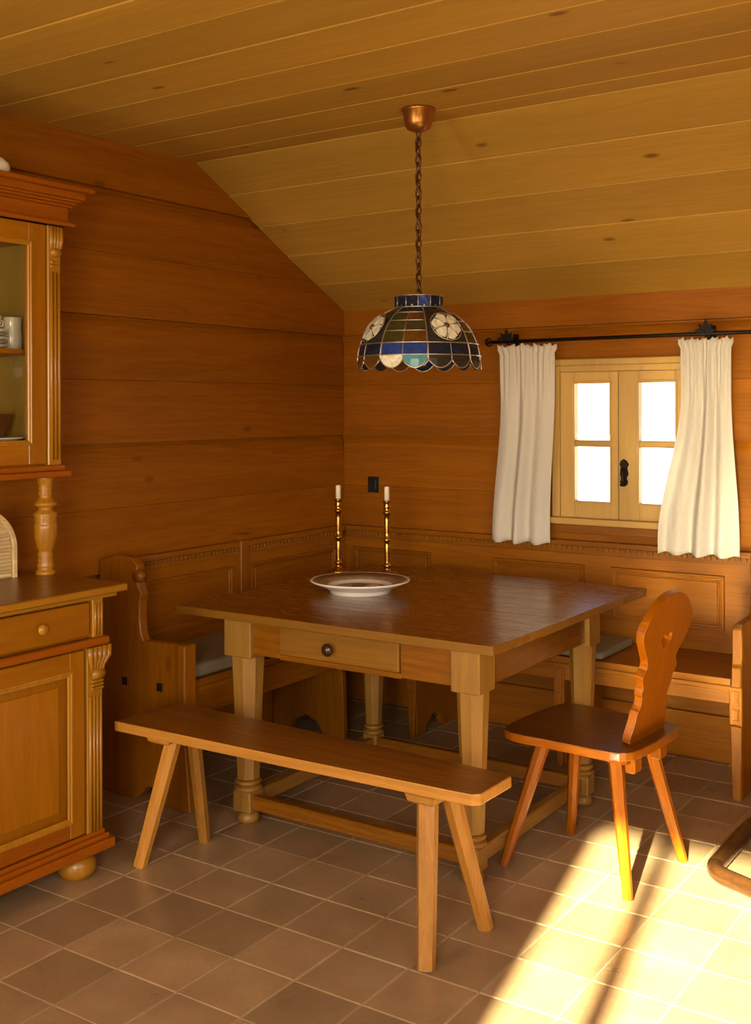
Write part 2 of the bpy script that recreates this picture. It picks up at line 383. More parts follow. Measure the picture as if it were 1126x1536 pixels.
# floor: grout bed and single terracotta tiles
bm = nb(); box(bm, XL - 0.15, XR + 0.15, YF - 0.15, YB + 0.15, -0.12, -0.004, 0); floor = obj('floor', bm, M_GROUT, None, 'structure')
T = 0.22233; J = 0.0042
def tile_bm(x0, x1, y0, y1):
    b = nb(); box(b, x0, x1, y0, y1, -0.012, 0.0, 0)
    top = [e for e in b.edges if all(v.co.z > -0.001 for v in e.verts)]
    bev(b, top, 0.0028, 1)
    bmesh.ops.delete(b, geom=[f for f in b.faces if all(v.co.z < -0.011 for v in f.verts)], context='FACES')
    return b
proto = None; rest = nb()
for i in range(-4, 19):
    for j in range(-15, 12):
        x0, x1, y0, y1 = i * T, (i + 1) * T, j * T, (j + 1) * T
        x0c, x1c, y0c, y1c = max(x0, XL), min(x1, XR), max(y0, YF), min(y1, YB)
        if x1c - x0c < 0.02 or y1c - y0c < 0.02: continue
        full = (x0c, x1c, y0c, y1c) == (x0, x1, y0, y1)
        if -4 <= i <= 9 and -4 <= j:
            dz = random.uniform(-0.0012, 0.0)
            if full:
                if proto is None:
                    proto = obj('tile', tile_bm(J / 2, T - J / 2, J / 2, T - J / 2), M_TILE, floor); o = proto
                else:
                    o = proto.copy(); COL.objects.link(o)
                o.location = (x0 + random.uniform(-.0008, .0008), y0 + random.uniform(-.0008, .0008), dz)
                o.rotation_euler = (random.uniform(-.002, .002), random.uniform(-.002, .002), random.uniform(-.004, .004))
            else:
                obj('tile', tile_bm(x0c + J / 2, x1c - J / 2, y0c + J / 2, y1c - J / 2), M_TILE, floor)
        else:
            b = tile_bm(x0c + J / 2, x1c - J / 2, y0c + J / 2, y1c - J / 2)
            me = bpy.data.meshes.new('tmp'); b.to_mesh(me); b.free(); rest.from_mesh(me); bpy.data.meshes.remove(me)
obj('tile_field', rest, M_TILE, floor, 'stuff')

# left wall of squared logs, cut to the roof slope
def slope_clip(poly):                       # poly in (y,z)
    dy, dz = YB - YK, ZK - ZC
    n = Vector((-dz, dy)).normalized(); c = n.x * YK + n.y * ZC
    return clip(clip(poly, n.x, n.y, c + 0.03), 0, 1, ZC + 0.03)
bm = nb(); prism(bm, slope_clip([(YF - .15, -.1), (YB + .15, -.1), (YB + .15, 2.8), (YF - .15, 2.8)]), 'x', XL - 0.17, XL - 0.02)
wl = obj('wall_left', bm, LOG('Y'), None, 'structure')
for z0, z1 in zip(JZ, JZ[1:]):
    off = random.uniform(-0.001, 0.001)
    pl = slope_clip([(YF, z0 + gap(z0)), (YB - 0.002, z0 + gap(z0)), (YB - 0.002, z1 - gap(z1)), (YF, z1 - gap(z1))])
    bm = nb(); prism(bm, pl, 'x', XL - 0.03, XL + off, 0.0012, 1, capw=1)
    for zz in (z1 - .065, z1 - .04, z1 - .018):
        bmesh.ops.bisect_plane(bm, geom=bm.verts[:] + bm.edges[:] + bm.faces[:], plane_co=(0, 0, zz), plane_no=(0, 0, 1))
    for v in bm.verts:
        if v.co.x > XL - .02: v.co.x += swell(min(max(v.co.z, z0 + .004), z1 - .004)) - .008
    obj('log', bm, LOG('Y'), wl)
# back wall of squared logs with the window opening
WX0, WX1, WZ0, WZ1 = 0.535, 1.185, 1.03, 1.715
bm = nb()
for a in ((XL - .15, WX0, -.1, 2.25), (WX1, XR + .15, -.1, 2.25), (WX0, WX1, -.1, WZ0), (WX0, WX1, WZ1, 2.25)): box(bm, a[0], a[1], YB + .02, YB + .17, a[2], a[3], 0)
wb = obj('wall_back', bm, LOG('X'), None, 'structure')
for z0, z1 in zip(JZ, JZ[1:]):
    if z0 > 2.0: break
    off = random.uniform(-0.001, 0.001); a, b = z0 + gap(z0), min(z1, 2.12) - gap(z1)
    xs0, xs1 = XL, XR
    if b < WZ0 or a > WZ1: polys = [[(xs0, a), (xs1, a), (xs1, b), (xs0, b)]]
    elif a < WZ0 < b: polys = [[(xs0, a), (xs1, a), (xs1, b), (WX1, b), (WX1, WZ0), (WX0, WZ0), (WX0, b), (xs0, b)]]
    elif a < WZ1 < b: polys = [[(xs0, a), (WX0, a), (WX0, WZ1), (WX1, WZ1), (WX1, a), (xs1, a), (xs1, b), (xs0, b)]]
    else: polys = [[(xs0, a), (WX0, a), (WX0, b), (xs0, b)], [(WX1, a), (xs1, a), (xs1, b), (WX1, b)]]
    for pl in polys:
        bm = nb(); prism(bm, pl, 'y', YB + off, YB + 0.03, 0.0012, 1, capw=1)
        for zz in (z1 - .065, z1 - .04, z1 - .018):
            if zz > z0 + .02: bmesh.ops.bisect_plane(bm, geom=bm.verts[:] + bm.edges[:] + bm.faces[:], plane_co=(0, 0, zz), plane_no=(0, 0, 1))
        for v in bm.verts:
            if v.co.y < YB + .02: v.co.y -= swell(min(max(v.co.z, z0 + .004), z1 - .004)) - .008
        obj('log', bm, LOG('X'), wb)
bm = nb(); box(bm, XL, XR, YB - 0.022, YB, 0, 0.2, 0.005, 2); obj('baseboard_back', bm, LOG('X'), None, 'structure')
# right wall with a side window, rear wall with a window and an added doorway for fill light (unseen, behind the camera)
bm = nb()
for a in ((YF - .1, -2.1, 0, 2.7), (-0.3, YB + .15, 0, 2.7), (-2.1, -0.3, 0, 0.85), (-2.1, -0.3, 2.15, 2.7)): box(bm, XR, XR + .1, a[0], a[1], a[2], a[3], 0)
obj('wall_right', bm, LOG('Y'), None, 'structure')
DX0, DX1, DZ1 = 2.06, 3.08, 2.12
bm = nb()
for a in ((XL - .1, -.1, 0, 2.7), (-.1, .8, 2.05, 2.7), (.8, DX0, 0, 2.7), (DX1, XR + .1, 0, 2.7), (DX0, DX1, DZ1, 2.7), (DX0, DX1, 0, .93)): box(bm, a[0], a[1], YF - .1, YF, a[2], a[3], 0)
obj('wall_rear', bm, LOG('X'), None, 'structure')
bm = nb()                                   # added shell, unseen, keeps the sun out of the doorway
for a in ((-.75, -.65, YF - 1.6, YF - .1, -.1, 2.7), (1.35, 1.45, YF - 1.6, YF - .1, -.1, 2.7), (-.75, 1.45, YF - 1.7, YF - 1.6, -.1, 2.7), (-.75, 1.45, YF - 1.6, YF - .1, 2.6, 2.7), (-.75, 1.45, YF - 1.6, YF - .1, -.1, 0)): box(bm, *a, 0)
obj('sun_block_shell', bm, LOG('X'), None, 'structure')
bm = nb(); box(bm, -.17, -.1, YF - .11, YF + .02, 0, 2.05, .004); box(bm, .8, .87, YF - .11, YF + .02, 0, 2.05, .004); box(bm, -.17, .87, YF - .11, YF + .02, 2.05, 2.12, .004)
obj('door_1', bm, SET('Z'), None, 'structure')  # frame of the added doorway around the fill lamp, never in view
w3 = bpy.data.objects.new('window_3', None); COL.objects.link(w3); w3['kind'] = 'structure'; w3.location = (2.57, YF, .93)
bm = nb(); box(bm, 2.275, 2.345, YF - .09, YF - .03, .93, DZ1, 0.004); box(bm, 2.345, DX1, YF - .09, YF - .03, .93, .98, 0.004); box(bm, DX0, 2.275, YF - .09, YF - .03, .93, .98, 0.004)
obj('window_frame', bm, WIN('Z'), w3)
for x0, x1 in ((DX0 + .005, 2.27), (2.35, DX1 - .005)):
    bm = nb(); box(bm, x0, x1, YF - .064, YF - .058, .98, DZ1 - .005, 0); obj('pane', bm, M_PANE, w3)
w2 = bpy.data.objects.new('window_2', None); COL.objects.link(w2); w2['kind'] = 'structure'; w2.location = (XR + .05, -1.2, .85)
for y0, y1, z0, z1 in ((-2.1, -.3, .85, .91), (-2.1, -.3, 2.09, 2.15), (-2.1, -2.04, .91, 2.09), (-.36, -.3, .91, 2.09), (-1.23, -1.17, .91, 2.09)):
    bm = nb(); box(bm, XR + .03, XR + .08, y0, y1, z0, z1, .004); obj('window_frame', bm, WIN('Z'), w2)
for y0, y1 in ((-2.04, -1.23), (-1.17, -.36)):
    bm = nb(); box(bm, XR + .052, XR + .058, y0, y1, .91, 2.09, 0); obj('pane', bm, M_PANE, w2)
# ceiling: backing and boards
bm = nb()
prism(bm, [(YF - .15, ZC + .02), (YK + .01, ZC + .02), (YB + .15, ZK - .055), (YB + .15, ZK + .08), (YK, ZC + .14), (YF - .15, ZC + .14)], 'x', XL - .15, XR + .15)
ceil = obj('ceiling', bm, CEIL('X'), None, 'structure')
ys = [YK, 1.205, 0.963, 0.727, 0.487, 0.240, -0.005, -0.235, -0.48, -0.72, -0.96, -1.2, -1.44, -1.68, -1.92, -2.16, -2.4, -2.64, -2.88, YF]
for a, b in zip(ys, ys[1:]):
    bm = nb(); box(bm, XL, XR, b + .0015, a - .0015, ZC + random.uniform(0, .0015), ZC + .022, 0.004, 1); obj('board', bm, CEIL('X'), ceil)
d = Vector((YB - YK, ZK - ZC)); SL = d.length; d.normalize(); n2 = Vector((-d.y, d.x))
ss = [0.0, 0.247, 0.50, 0.755, 1.022, SL + 0.02]
for a, b in zip(ss, ss[1:]):
    a += .0015; b -= .0015; h = random.uniform(0, .0015)
    q = [Vector((YK, ZC)) + d * s + n2 * k for s, k in ((a, h), (b, h), (b, .022), (a, .022))]
    bm = nb(); prism(bm, [(v.x, v.y) for v in q], 'x', XL, XR, 0.004, 1); obj('board', bm, CEIL('X'), ceil)

# outside: snow-covered ground beyond the window
bm = nb(); box(bm, -30, 30, 2.75, 70, -0.5, -0.4, 0); obj('ground_outside', bm, M_SNOW, None, 'structure')

# ------------------------------------------------------------------ window in the back wall
wn = bpy.data.objects.new('window_1', None); COL.objects.link(wn); wn['kind'] = 'structure'; wn.location = (0.845, 2.47, 1.03)
FY0, FY1 = 2.468, 2.56
bm = nb()
box(bm, .505, .545, FY0, FY1, 1.03, 1.742, .003); box(bm, 1.16, 1.205, FY0, FY1, 1.03, 1.742, .003)
box(bm, .545, 1.16, FY0, FY1, 1.712, 1.742, .003); box(bm, .49, 1.22, FY0 - .006, FY1, 1.742, 1.772, .004)
obj('window_frame', bm, WIN('Z'), wn)
bm = nb(); box(bm, .49, 1.22, FY0 - .03, FY1, 1.0, 1.03, .005, 2); obj('window_sill', bm, WIN('X'), wn)
bm = nb(); box(bm, .48, 1.23, FY0 + .005, YB, .955, .998, .006, 2); obj('apron_rail', bm, SET('X'), wn)
def sash(x0, x1, px0, px1):
    s0, s1 = FY0 + .004, FY0 + .05
    b = nb(); box(b, x0, px0, s0, s1, 1.0305, 1.7115, .003); box(b, px1, x1, s0, s1, 1.0305, 1.7115, .003)
    box(b, px0, px1, s0, s1, 1.0305, 1.108, .003); box(b, px0, px1, s0, s1, 1.657, 1.7115, .003)
    mould_frame(b, 'y', px0 - .012, px1 + .012, 1.096, 1.669, s0, .012, .006, -1)
    s = obj('sash', b, WIN('Z'), wn)
    b = nb(); box(b, px0 - .002, px1 + .002, s0 + .008, s1 - .004, 1.362, 1.393, .004); obj('glazing_bar', b, WIN('X'), s)
    for z0, z1 in ((1.105, 1.364), (1.391, 1.660)):
        b = nb(); box(b, px0 - .003, px1 + .003, s0 + .024, s0 + .028, z0, z1, 0); obj('pane', b, M_PANE, s)
sash(.546, .8325, .618, .792); sash(.8355, 1.159, .931, 1.100)
b = nb()
prism(b, [(.848, 1.19), (.862, 1.183), (.876, 1.19), (.882, 1.205), (.874, 1.222), (.884, 1.24), (.878, 1.27), (.886, 1.285), (.876, 1.302), (.862, 1.31), (.848, 1.302), (.842, 1.285), (.85, 1.268), (.843, 1.24), (.852, 1.22), (.843, 1.205)], 'y', FY0 - .004, FY0 + .004, .0015)
h = obj('handle_plate', b, M_IRON, wn)
b = nb(); tube(b, [(.863, FY0 - .002, 1.262), (.863, FY0 - .022, 1.262), (.866, FY0 - .030, 1.25), (.868, FY0 - .030, 1.215), (.862, FY0 - .030, 1.188)], .007, 8, radii=[.010, .010, .010, .007, .008]); obj('handle_lever', b, M_IRON, h)

# ------------------------------------------------------------------ curtain rod and curtains
ROD_Y, ROD_Z = 2.405, 1.862
rod = thing('curtain_rod', 'black wrought iron curtain rod with scrolled ends above the window', 'curtain rod', (0.8, ROD_Y, ROD_Z))
bm = nb(); tube(bm, [(.215, ROD_Y, ROD_Z), (1.78, ROD_Y, ROD_Z)], .0085, 10); obj('rod_bar', bm, M_IRON, rod)
def scroll(cx, sgn, big=1.0):
    b = nb()
    for k in (1, -1):
        pts = []
        for q in range(22):
            a = q / 21 * 4.6; r = .034 * big * (1 - q / 26)
            pts.append((cx - sgn * (.012 + r * math.sin(a) * .9), ROD_Y - .004 * k, ROD_Z + k * (.001 + r * (1 - math.cos(a)) * .55)))
        tube(b, pts, .004, 6, radii=[.0055 - .00012 * q for q in range(22)])
    lathe(b, [(0, -.014), (.009, -.010), (.014, 0), (.009, .010), (0, .014)], seg=10, mat=Matrix.Translation((cx - sgn * .03, ROD_Y, ROD_Z)))
    return b
obj('finial', scroll(.225, 1, 0.9), M_IRON, rod)
def bracket(cx):
    b = nb(); tube(b, [(cx, YB + .0, ROD_Z - .012), (cx, ROD_Y + .02, ROD_Z - .022), (cx, ROD_Y, ROD_Z - .012)], .006, 8)
    box(b, cx - .014, cx + .014, YB - .008, YB - .001, ROD_Z - .06, ROD_Z + .04, .002)
    br = obj('bracket', b, M_IRON, rod)
    for k in range(-2, 3):                      # leaf ornament fanning above the rod
        bb = nb(); a = R(38 * k); L = .05 if k else .062
        pts = [(0, 0), (.011, L * .35), (.009, L * .65), (0, L), (-.009, L * .65), (-.011, L * .35)]
        prism(bb, [(cx + u * math.cos(a) + v * math.sin(a), ROD_Z + .004 - u * math.sin(a) + v * math.cos(a)) for u, v in pts], 'y', ROD_Y - .014 - .002 * abs(k), ROD_Y - .009 - .002 * abs(k), .0018)
        obj('iron_leaf', bb, M_IRON, br)
bracket(.305); bracket(1.262)
def curtain(name, tl, tr, bl, br, zt, zb, folds, seed, label):
    rnd = random.Random(seed); nx, nz = 96, 44
    ph = [rnd.uniform(0, 6.28) for _ in range(5)]
    bm = nb(); g = []
    for i in range(nz + 1):
        v = i / nz; row = []
        for k in range(nx + 1):
            u = k / nx
            e = min(1, max(0, (v - .25) / .7)); e = e * e * (3 - 2 * e)
            x = (tl + (tr - tl) * u) * (1 - e) + (bl + (br - bl) * u) * e
            x += .006 * math.sin(v * 5 + ph[0]) * (u - .5)
            amp = .012 + .018 * v
            y = ROD_Y - .012 + amp * math.sin(2 * math.pi * folds * (u + .03 * math.sin(v * 3 + ph[1])) + ph[2]) * (0.65 + .35 * math.sin(u * 9 + ph[3]))
            y += .004 * math.sin(2 * math.pi * folds * 3.2 * u + ph[4]) * max(0, 1 - v * 3.0) * 2.0
            z = zt + (zb - zt) * v + .006 * v * math.sin(2 * math.pi * folds * u + ph[2])
            if v < .001: z += .005 * math.sin(u * 70 + ph[0]) + .004 * math.sin(u * 31)
            if abs(v - 2 / nz) < 1e-6: y += (ROD_Y - .011 - y) * .4
            if v <= 0.03: x += .010 * (u - .5) * 2
            row.append(bm.verts.new((x, y, z)))
        g.append(row)
    for i in range(nz):
        for k in range(nx):
            f = bm.faces.new((g[i][k], g[i][k + 1], g[i + 1][k + 1], g[i + 1][k])); f.smooth = True
    # hem band: a doubled strip at the bottom
    o = single(name, bm, M_CLOTH, label, 'curtain', ((tl + tr) / 2, ROD_Y, zb))
    md = o.modifiers.new('cloth', 'SOLIDIFY'); md.thickness = 0.0016
    return o
curtain('curtain', .272, .548, .222, .522, 1.842, .905, 3.0, 3, 'white gathered cotton curtain hanging in shade beside the lamp, left of window')
curtain('curtain', 1.155, 1.372, 1.052, 1.40, 1.842, .905, 3.5, 11, 'white gathered cotton curtain flaring at the hem, brightly lit, right of window')

# ------------------------------------------------------------------ switch on the back wall
t = thing('wall_switch', 'small black square switch on the dark log wall behind the candles', 'switch', (-.53, YB, 1.14))
bm = nb(); box(bm, -.568, -.494, YB - .012, YB - .004, 1.098, 1.184, .003); obj('cover_plate', bm, M_BLACK, t)
bm = nb(); box(bm, -.55, -.512, YB - .018, YB - .011, 1.115, 1.167, .003); obj('rocker', bm, M_BLACK, t)

# ------------------------------------------------------------------ corner settle
SX0 = XL + .006; SY1 = YB - .006
st = thing('corner_settle', 'brown pine corner settle with panelled backs built along both log walls', 'settle', (-.5, 2.3, 0))
EY0, EY1 = .755, .797
# near end board of the left wing (profile in x,z)
prof = [(-.69, 0), (-.50, 0), (-.47, .028), (-.44, .058), (-.40, .062), (-.36, .03), (-.335, 0), (-.207, 0), (-.232, .25), (-.255, .46), (-.238, .60), (-.245, .640), (-.40, .634), (-.455, .632),
        (-.468, .66), (-.476, .72), (-.474, .79), (-.464, .815), (-.478, .838), (-.49, .87), (-.488, .925), (-.52, .955), (-.60, .962), (-.675, .945), (-.705, .93), (-.705, .03)]
bm = nb(); prism(bm, prof, 'y', EY0, EY1, .004); e = obj('end_board', bm, SET('Z'), st)
for cx in (-.556, -.364):
    b = nb(); box(b, cx - .017, cx + .017, EY0 - .004, EY0 + .012, .445, .478, .002); obj('tenon', b, DRK('X'), e)  # dark block stands for the shade inside an open mortise
b = nb(); box(b, -.262, -.222, EY0 - .012, EY1 + .012, .25, .640, .005); obj('arm_post', b, SET('Z'), e)
b = nb(); lathe(b, [(0, -.03), (.022, -.028), (.026, -.01), (.022, .008), (0, .012)], seg=16, mat=Matrix.Translation((-.478, EY0 - .004, .885)) @ Matrix.Rotation(R(90), 4, 'X')); obj('scroll_boss', b, SET('X'), e)
# right end board of the back wing (profile in y,z)
prof = [(2.05, 0), (2.085, 0), (2.16, .0), (2.19, .05), (2.26, .06), (2.32, .0), (2.48, 0), (2.48, .93), (2.40, .955), (2.31, .93), (2.30, .87), (2.325, .82), (2.315, .74), (2.29, .69), (2.08, .685), (2.055, .67), (2.055, .53), (2.042, .52), (2.042, .45), (2.05, .3)]
RX0, RX1 = 1.468, 1.508
bm = nb(); prism(bm, prof, 'x', RX0, RX1, .004); e2 = obj('end_board', bm, SET('Z'), st)
b = nb(); box(b, RX0 - .006, RX1 + .004, 2.036, 2.056, .295, .445, .003); mould_frame(b, 'y', RX0 + .004, RX1 - .006, .31, .36, 2.036, .008, .004, -1); mould_frame(b, 'y', RX0 + .004, RX1 - .006, .375, .43, 2.036, .008, .004, -1); obj('carved_block', b, SET('Z'), e2)
b = nb(); prism(b, [(RX0 + .004, 0), (RX1 - .002, 0), (RX1 + .002, .29), (RX0 - .002, .29)], 'y', 2.038, 2.052, .003); obj('tapered_leg_front', b, SET('Z'), e2)
# seats
bm = nb(); box(bm, SX0, RX0, 2.03, SY1, .450, .478, .004, 2); obj('seat_board', bm, SET('X'), st)
bm = nb(); box(bm, SX0, -.275, EY1, 2.0295, .450, .478, .004, 2); obj('seat_board', bm, SET('Y'), st)
bm = nb(); box(bm, -.28, RX0, 2.044, 2.064, .375, .45, .003); box(bm, -.28, RX0, 2.038, 2.05, .425, .447, .005, 2); obj('seat_rail', bm, SET('X'), st)
bm = nb(); box(bm, -.305, -.285, EY1, 2.04, .335, .45, .003); box(bm, -.29, -.279, EY1, 2.04, .42, .446, .005, 2); box(bm, -.29, -.281, EY1, 2.04, .345, .365, .004, 2); obj('seat_rail', bm, SET('Y'), st)
# support boards
def arch_board_y(x, y0, y1):        # board in the y-z plane
    b = nb(); prism(b, [(y0, 0), (y0 + .07, 0), (y0 + .10, .05), (y0 + .16, .09), (y0 + .22, .05), (y0 + .25, 0), (y1, 0), (y1, .449), (y0, .449)], 'x', x - .018, x + .018, .003)
    return obj('support_board', b, SET('Z'), st)
s1 = arch_board_y(-.018, 2.064, 2.47); s2 = arch_board_y(.735, 2.064, 2.47)
for x, s in ((-.018, s1), (.735, s2)):
    b = nb(); box(b, x - .024, x + .024, 2.036, 2.064, .22, .449, .003); mould_frame(b, 'y', x - .016, x + .016, .25, .325, 2.036, .008, .004, -1); mould_frame(b, 'y', x - .016, x + .016, .335, .43, 2.036, .008, .004, -1); obj('carved_block', b, SET('Z'), s)
    b = nb(); prism(b, [(x - .012, 0), (x + .012, 0), (x + .022, .22), (x - .022, .22)], 'y', 2.042, 2.064, .003); obj('tapered_leg_front', b, SET('Z'), s)
bm = nb(); prism(bm, [(-.70, 0), (-.60, 0), (-.57, .05), (-.50, .08), (-.43, .05), (-.40, 0), (-.275, 0), (-.285, .30), (-.305, .335), (-.305, .449), (-.70, .449)], 'y', 1.86, 1.892, .003); obj('support_board', bm, SET('Z'), st)
# backs: boards, panel mouldings, top rail with dentils
BYF = 2.462
bm = nb(); box(bm, XL + .03, RX0, BYF, SY1, .478, .865, .003); obj('back_board', bm, SET('X'), st)
bm = nb(); box(bm, SX0, XL + .038, EY1, BYF, .478, .865, .003); obj('back_board', bm, SET('Y'), st)
bm = nb(); box(bm, XL + .03, RX0, BYF - .006, SY1, .862, .900, .004, 2); box(bm, XL + .03, RX0, BYF - .022, SY1, .900, .926, .006, 2); obj('top_rail', bm, SET('X'), st)
bm = nb(); box(bm, SX0, XL + .044, EY1, BYF - .03, .862, .900, .004, 2); box(bm, SX0, XL + .060, EY1, BYF - .03, .900, .926, .006, 2); obj('top_rail', bm, SET('Y'), st)
bm = nb(); x = XL + .08
while x < RX0 - .03: box(bm, x, x + .013, BYF - .016, BYF - .004, .882, .899, .002); x += .026
obj('dentil_row', bm, SET('X'), st, 'stuff')
bm = nb(); y = EY1 + .01
while y < BYF - .08: box(bm, XL + .042, XL + .054, y, y + .013, .882, .899, .002); y += .026
obj('dentil_row', bm, SET('Y'), st, 'stuff')
for x0, x1 in ((-.64, -.16), (-.08, .14 - .02), (.19, .672), (.80, 1.32)):
    if x1 - x0 < .25: continue
    bm = nb(); mould_frame(bm, 'y', x0, x1, .575, .815, BYF, .026, .010, -1); p_ = obj('panel_moulding', bm, SET('X'), st)
    b = nb(); box(b, x0 + .03, x1 - .03, BYF - .004, BYF + .006, .605, .785, .003); obj('panel', b, SET('X'), p_)
for y0, y1 in ((.86, 1.55), (1.68, 2.36)):
    bm = nb(); mould_frame(bm, 'x', y0, y1, .575, .815, XL + .038, .026, .010, 1); p_ = obj('panel_moulding', bm, SET('Y'), st)
    b = nb(); box(b, XL + .032, XL + .042, y0 + .03, y1 - .03, .605, .785, .003); obj('panel', b, SET('Y'), p_)
bm = nb(); box(bm, XL + .008, XL + .064, 1.585, 1.645, .478, .93, .004); box(bm, XL + .004, XL + .07, 1.58, 1.65, .93, .958, .006, 2); obj('post', bm, SET('Z'), st)

def cushion(name, x0, x1, y0, y1, z, h, label):
    bm = nb(); box(bm, x0, x1, y0, y1, z, z + h, h * .42, 4)
    for f in bm.faces: f.smooth = True
    return single(name, bm, M_CUSH, label, 'cushion', ((x0 + x1) / 2, (y0 + y1) / 2, z))
cushion('seat_cushion', -.655, -.285, .81, 2.02, .480, .055, 'grey seat cushion on the short wing of the settle along the left wall')
cushion('seat_cushion', -.60, .93, 2.045, 2.40, .480, .034, 'thin grey seat cushion on the settle below the window wall')

# ------------------------------------------------------------------ dining table
TZ = .797
tb = thing('dining_table', 'large brown wooden dining table with drawer and octagonal legs in the room corner', 'table', (.43, 1.4, 0))
TX0, TX1, TY0, TY1 = -.255, 1.112, .728, 2.075
ycuts = [TY0, 1.0, 1.28, 1.55, 1.82, TY1]
for a, b_ in zip(ycuts, ycuts[1:]):
    bm = nb(); box(bm, TX0, TX1, a + .0004, b_ - .0004, TZ - .03, TZ, .002, 2); lit_edges(obj('plank', bm, TOP('X'), tb), DRWW('X'))
LG = {'fl': (-.038, .09, .76, .885), 'fr': (.938, 1.045, .76, .87), 'bl': (-.038, .07, 1.62, 1.73), 'br': (.95, 1.053, 1.62, 1.73)}
for k, (x0, x1, y0, y1) in LG.items():
    cx, cy_ = (x0 + x1) / 2, (y0 + y1) / 2; r = (x1 - x0) / 2
    bm = nb(); box(bm, x0, x1, y0, y1, .625, TZ - .03, .004)
    def octo(r0, z0, r1, z1): frustum(bm, (cx, cy_, z0), (cx, cy_, z1), r0 / math.cos(math.pi / 8), r1 / math.cos(math.pi / 8), 8)
    octo(r * .97, .626, r * .99, .60 + .026) if False else None
    octo(r * .62, .165, r * .93, .628)
    lathe(bm, [(r * .6, .162), (r * .78, .158), (r * .80, .15), (r * .62, .143), (r * .60, .138)], (cx, cy_, 0), 16)
    lathe(bm, [(r * .64, .140), (r * .84, .134), (r * .84, .126), (r * .6, .120)], (cx, cy_, 0), 16)
    box(bm, cx - r * .66, cx + r * .66, cy_ - r * .66, cy_ + r * .66, .042, .122, .006)
    lathe(bm, [(r * .3, 0), (r * .62, .004), (r * .7, .018), (r * .6, .034), (r * .4, .044)], (cx, cy_, 0), 16)
    obj('leg', bm, LEGW('Z'), tb)
AZ0, AZ1 = .640, TZ - .03
bm = nb(); box(bm, .09, .217, .775, .80, AZ0, AZ1, .002); box(bm, .737, .938, .775, .80, AZ0, AZ1, .002); box(bm, .217, .737, .775, .80, AZ0 - .004, AZ0 + .016, .002); box(bm, .217, .737, .78, .80, AZ1 - .008, AZ1, .001)
obj('apron', bm, TOP('X'), tb)
bm = nb(); box(bm, .07, .95, 1.70, 1.722, AZ0, AZ1, .002); obj('apron', bm, TOP('X'), tb)
bm = nb(); box(bm, 1.012, 1.035, .87, 1.62, AZ0, AZ1, .002); obj('apron', bm, TOP('Y'), tb)
bm = nb(); box(bm, -.02, .003, .885, 1.62, AZ0, AZ1, .002); obj('apron', bm, TOP('Y'), tb)
bm = nb(); box(bm, .22, .734, .768, .792, AZ0 + .018, AZ1 - .010, .004, 2); dr = obj('drawer', bm, DRWW('X'), tb)
bm = nb(); lathe(bm, [(.010, 0), (.010, .010), (.020, .016), (.023, .026), (.018, .034), (0, .038)], seg=18, mat=Matrix.Translation((.452, .769, .705)) @ Matrix.Rotation(R(90), 4, 'X')); obj('knob', bm, DRK('Z'), dr)
for x0, x1, y in ((.06, .96, .815), (.05, .97, 1.675)):
    bm = nb(); box(bm, x0, x1, y - .018, y + .018, .055, .108, .004); obj('stretcher', bm, TOP('X'), tb)
for x in (.025, .992):
    bm = nb(); box(bm, x - .018, x + .018, .85, 1.65, .055, .108, .004); obj('stretcher', bm, LEGW('Y'), tb)

# ------------------------------------------------------------------ platter and candlesticks on the table
t = thing('platter', 'large shallow white porcelain platter with a painted middle on the table', 'plate', (.17, 1.355, TZ))
PC = (.17, 1.355, TZ)
bm = nb(); lathe(bm, [(0, .008), (.098, .008), (.106, .000), (.122, 0.0), (.126, .012), (.140, .020), (.185, .040), (.202, .047), (.205, .052), (.198, .053), (.150, .038), (.125, .026), (.11, .020), (0, .019)], PC, 48); obj('dish', bm, M_PORC, t)
def paint_mat():
    m, t_, p = new_mat('painted_glaze'); L = t_.links
    tc = N(t_, 'ShaderNodeTexCoord'); v = N(t_, 'ShaderNodeTexVoronoi'); v.inputs['Scale'].default_value = 22; L.new(tc.outputs['Object'], v.inputs[0])
    r = ramp(t_, [(0.0, (0.45, 0.03, 0.02)), (0.18, (0.16, 0.10, 0.07)), (0.34, (0.80, 0.76, 0.66)), (0.55, (0.34, 0.22, 0.14)), (0.72, (0.07, 0.07, 0.13)), (0.86, (0.78, 0.72, 0.6))]); r.color_ramp.interpolation = 'CONSTANT'
    sep = N(t_, 'ShaderNodeSeparateColor'); L.new(v.outputs['Color'], sep.inputs[0]); L.new(sep.outputs[0], r.inputs[0]); L.new(r.outputs[0], p.inputs['Base Color'])
    p.inputs['Roughness'].default_value = .35; p.inputs['Specular IOR Level'].default_value = .25
    return m
M_PAINT = paint_mat()
M_RIM = plain('umber_rim', (0.30, 0.20, 0.13), 0.3, noise=0.25, nscale=40)
bm = nb(); lathe(bm, [(0, .0195), (.108, .0205), (.108, .0212), (0, .0205)], PC, 40); obj('painted_middle', bm, M_PAINT, t)
bm = nb(); lathe(bm, [(.134, .0305), (.134, .0322), (.150, .0392), (.191, .0520), (.191, .0500), (.150, .0375), (.134, .0305)], PC, 48, caps=False)
obj('rim_band', bm, M_RIM, t)  # umber band laid over the white rim
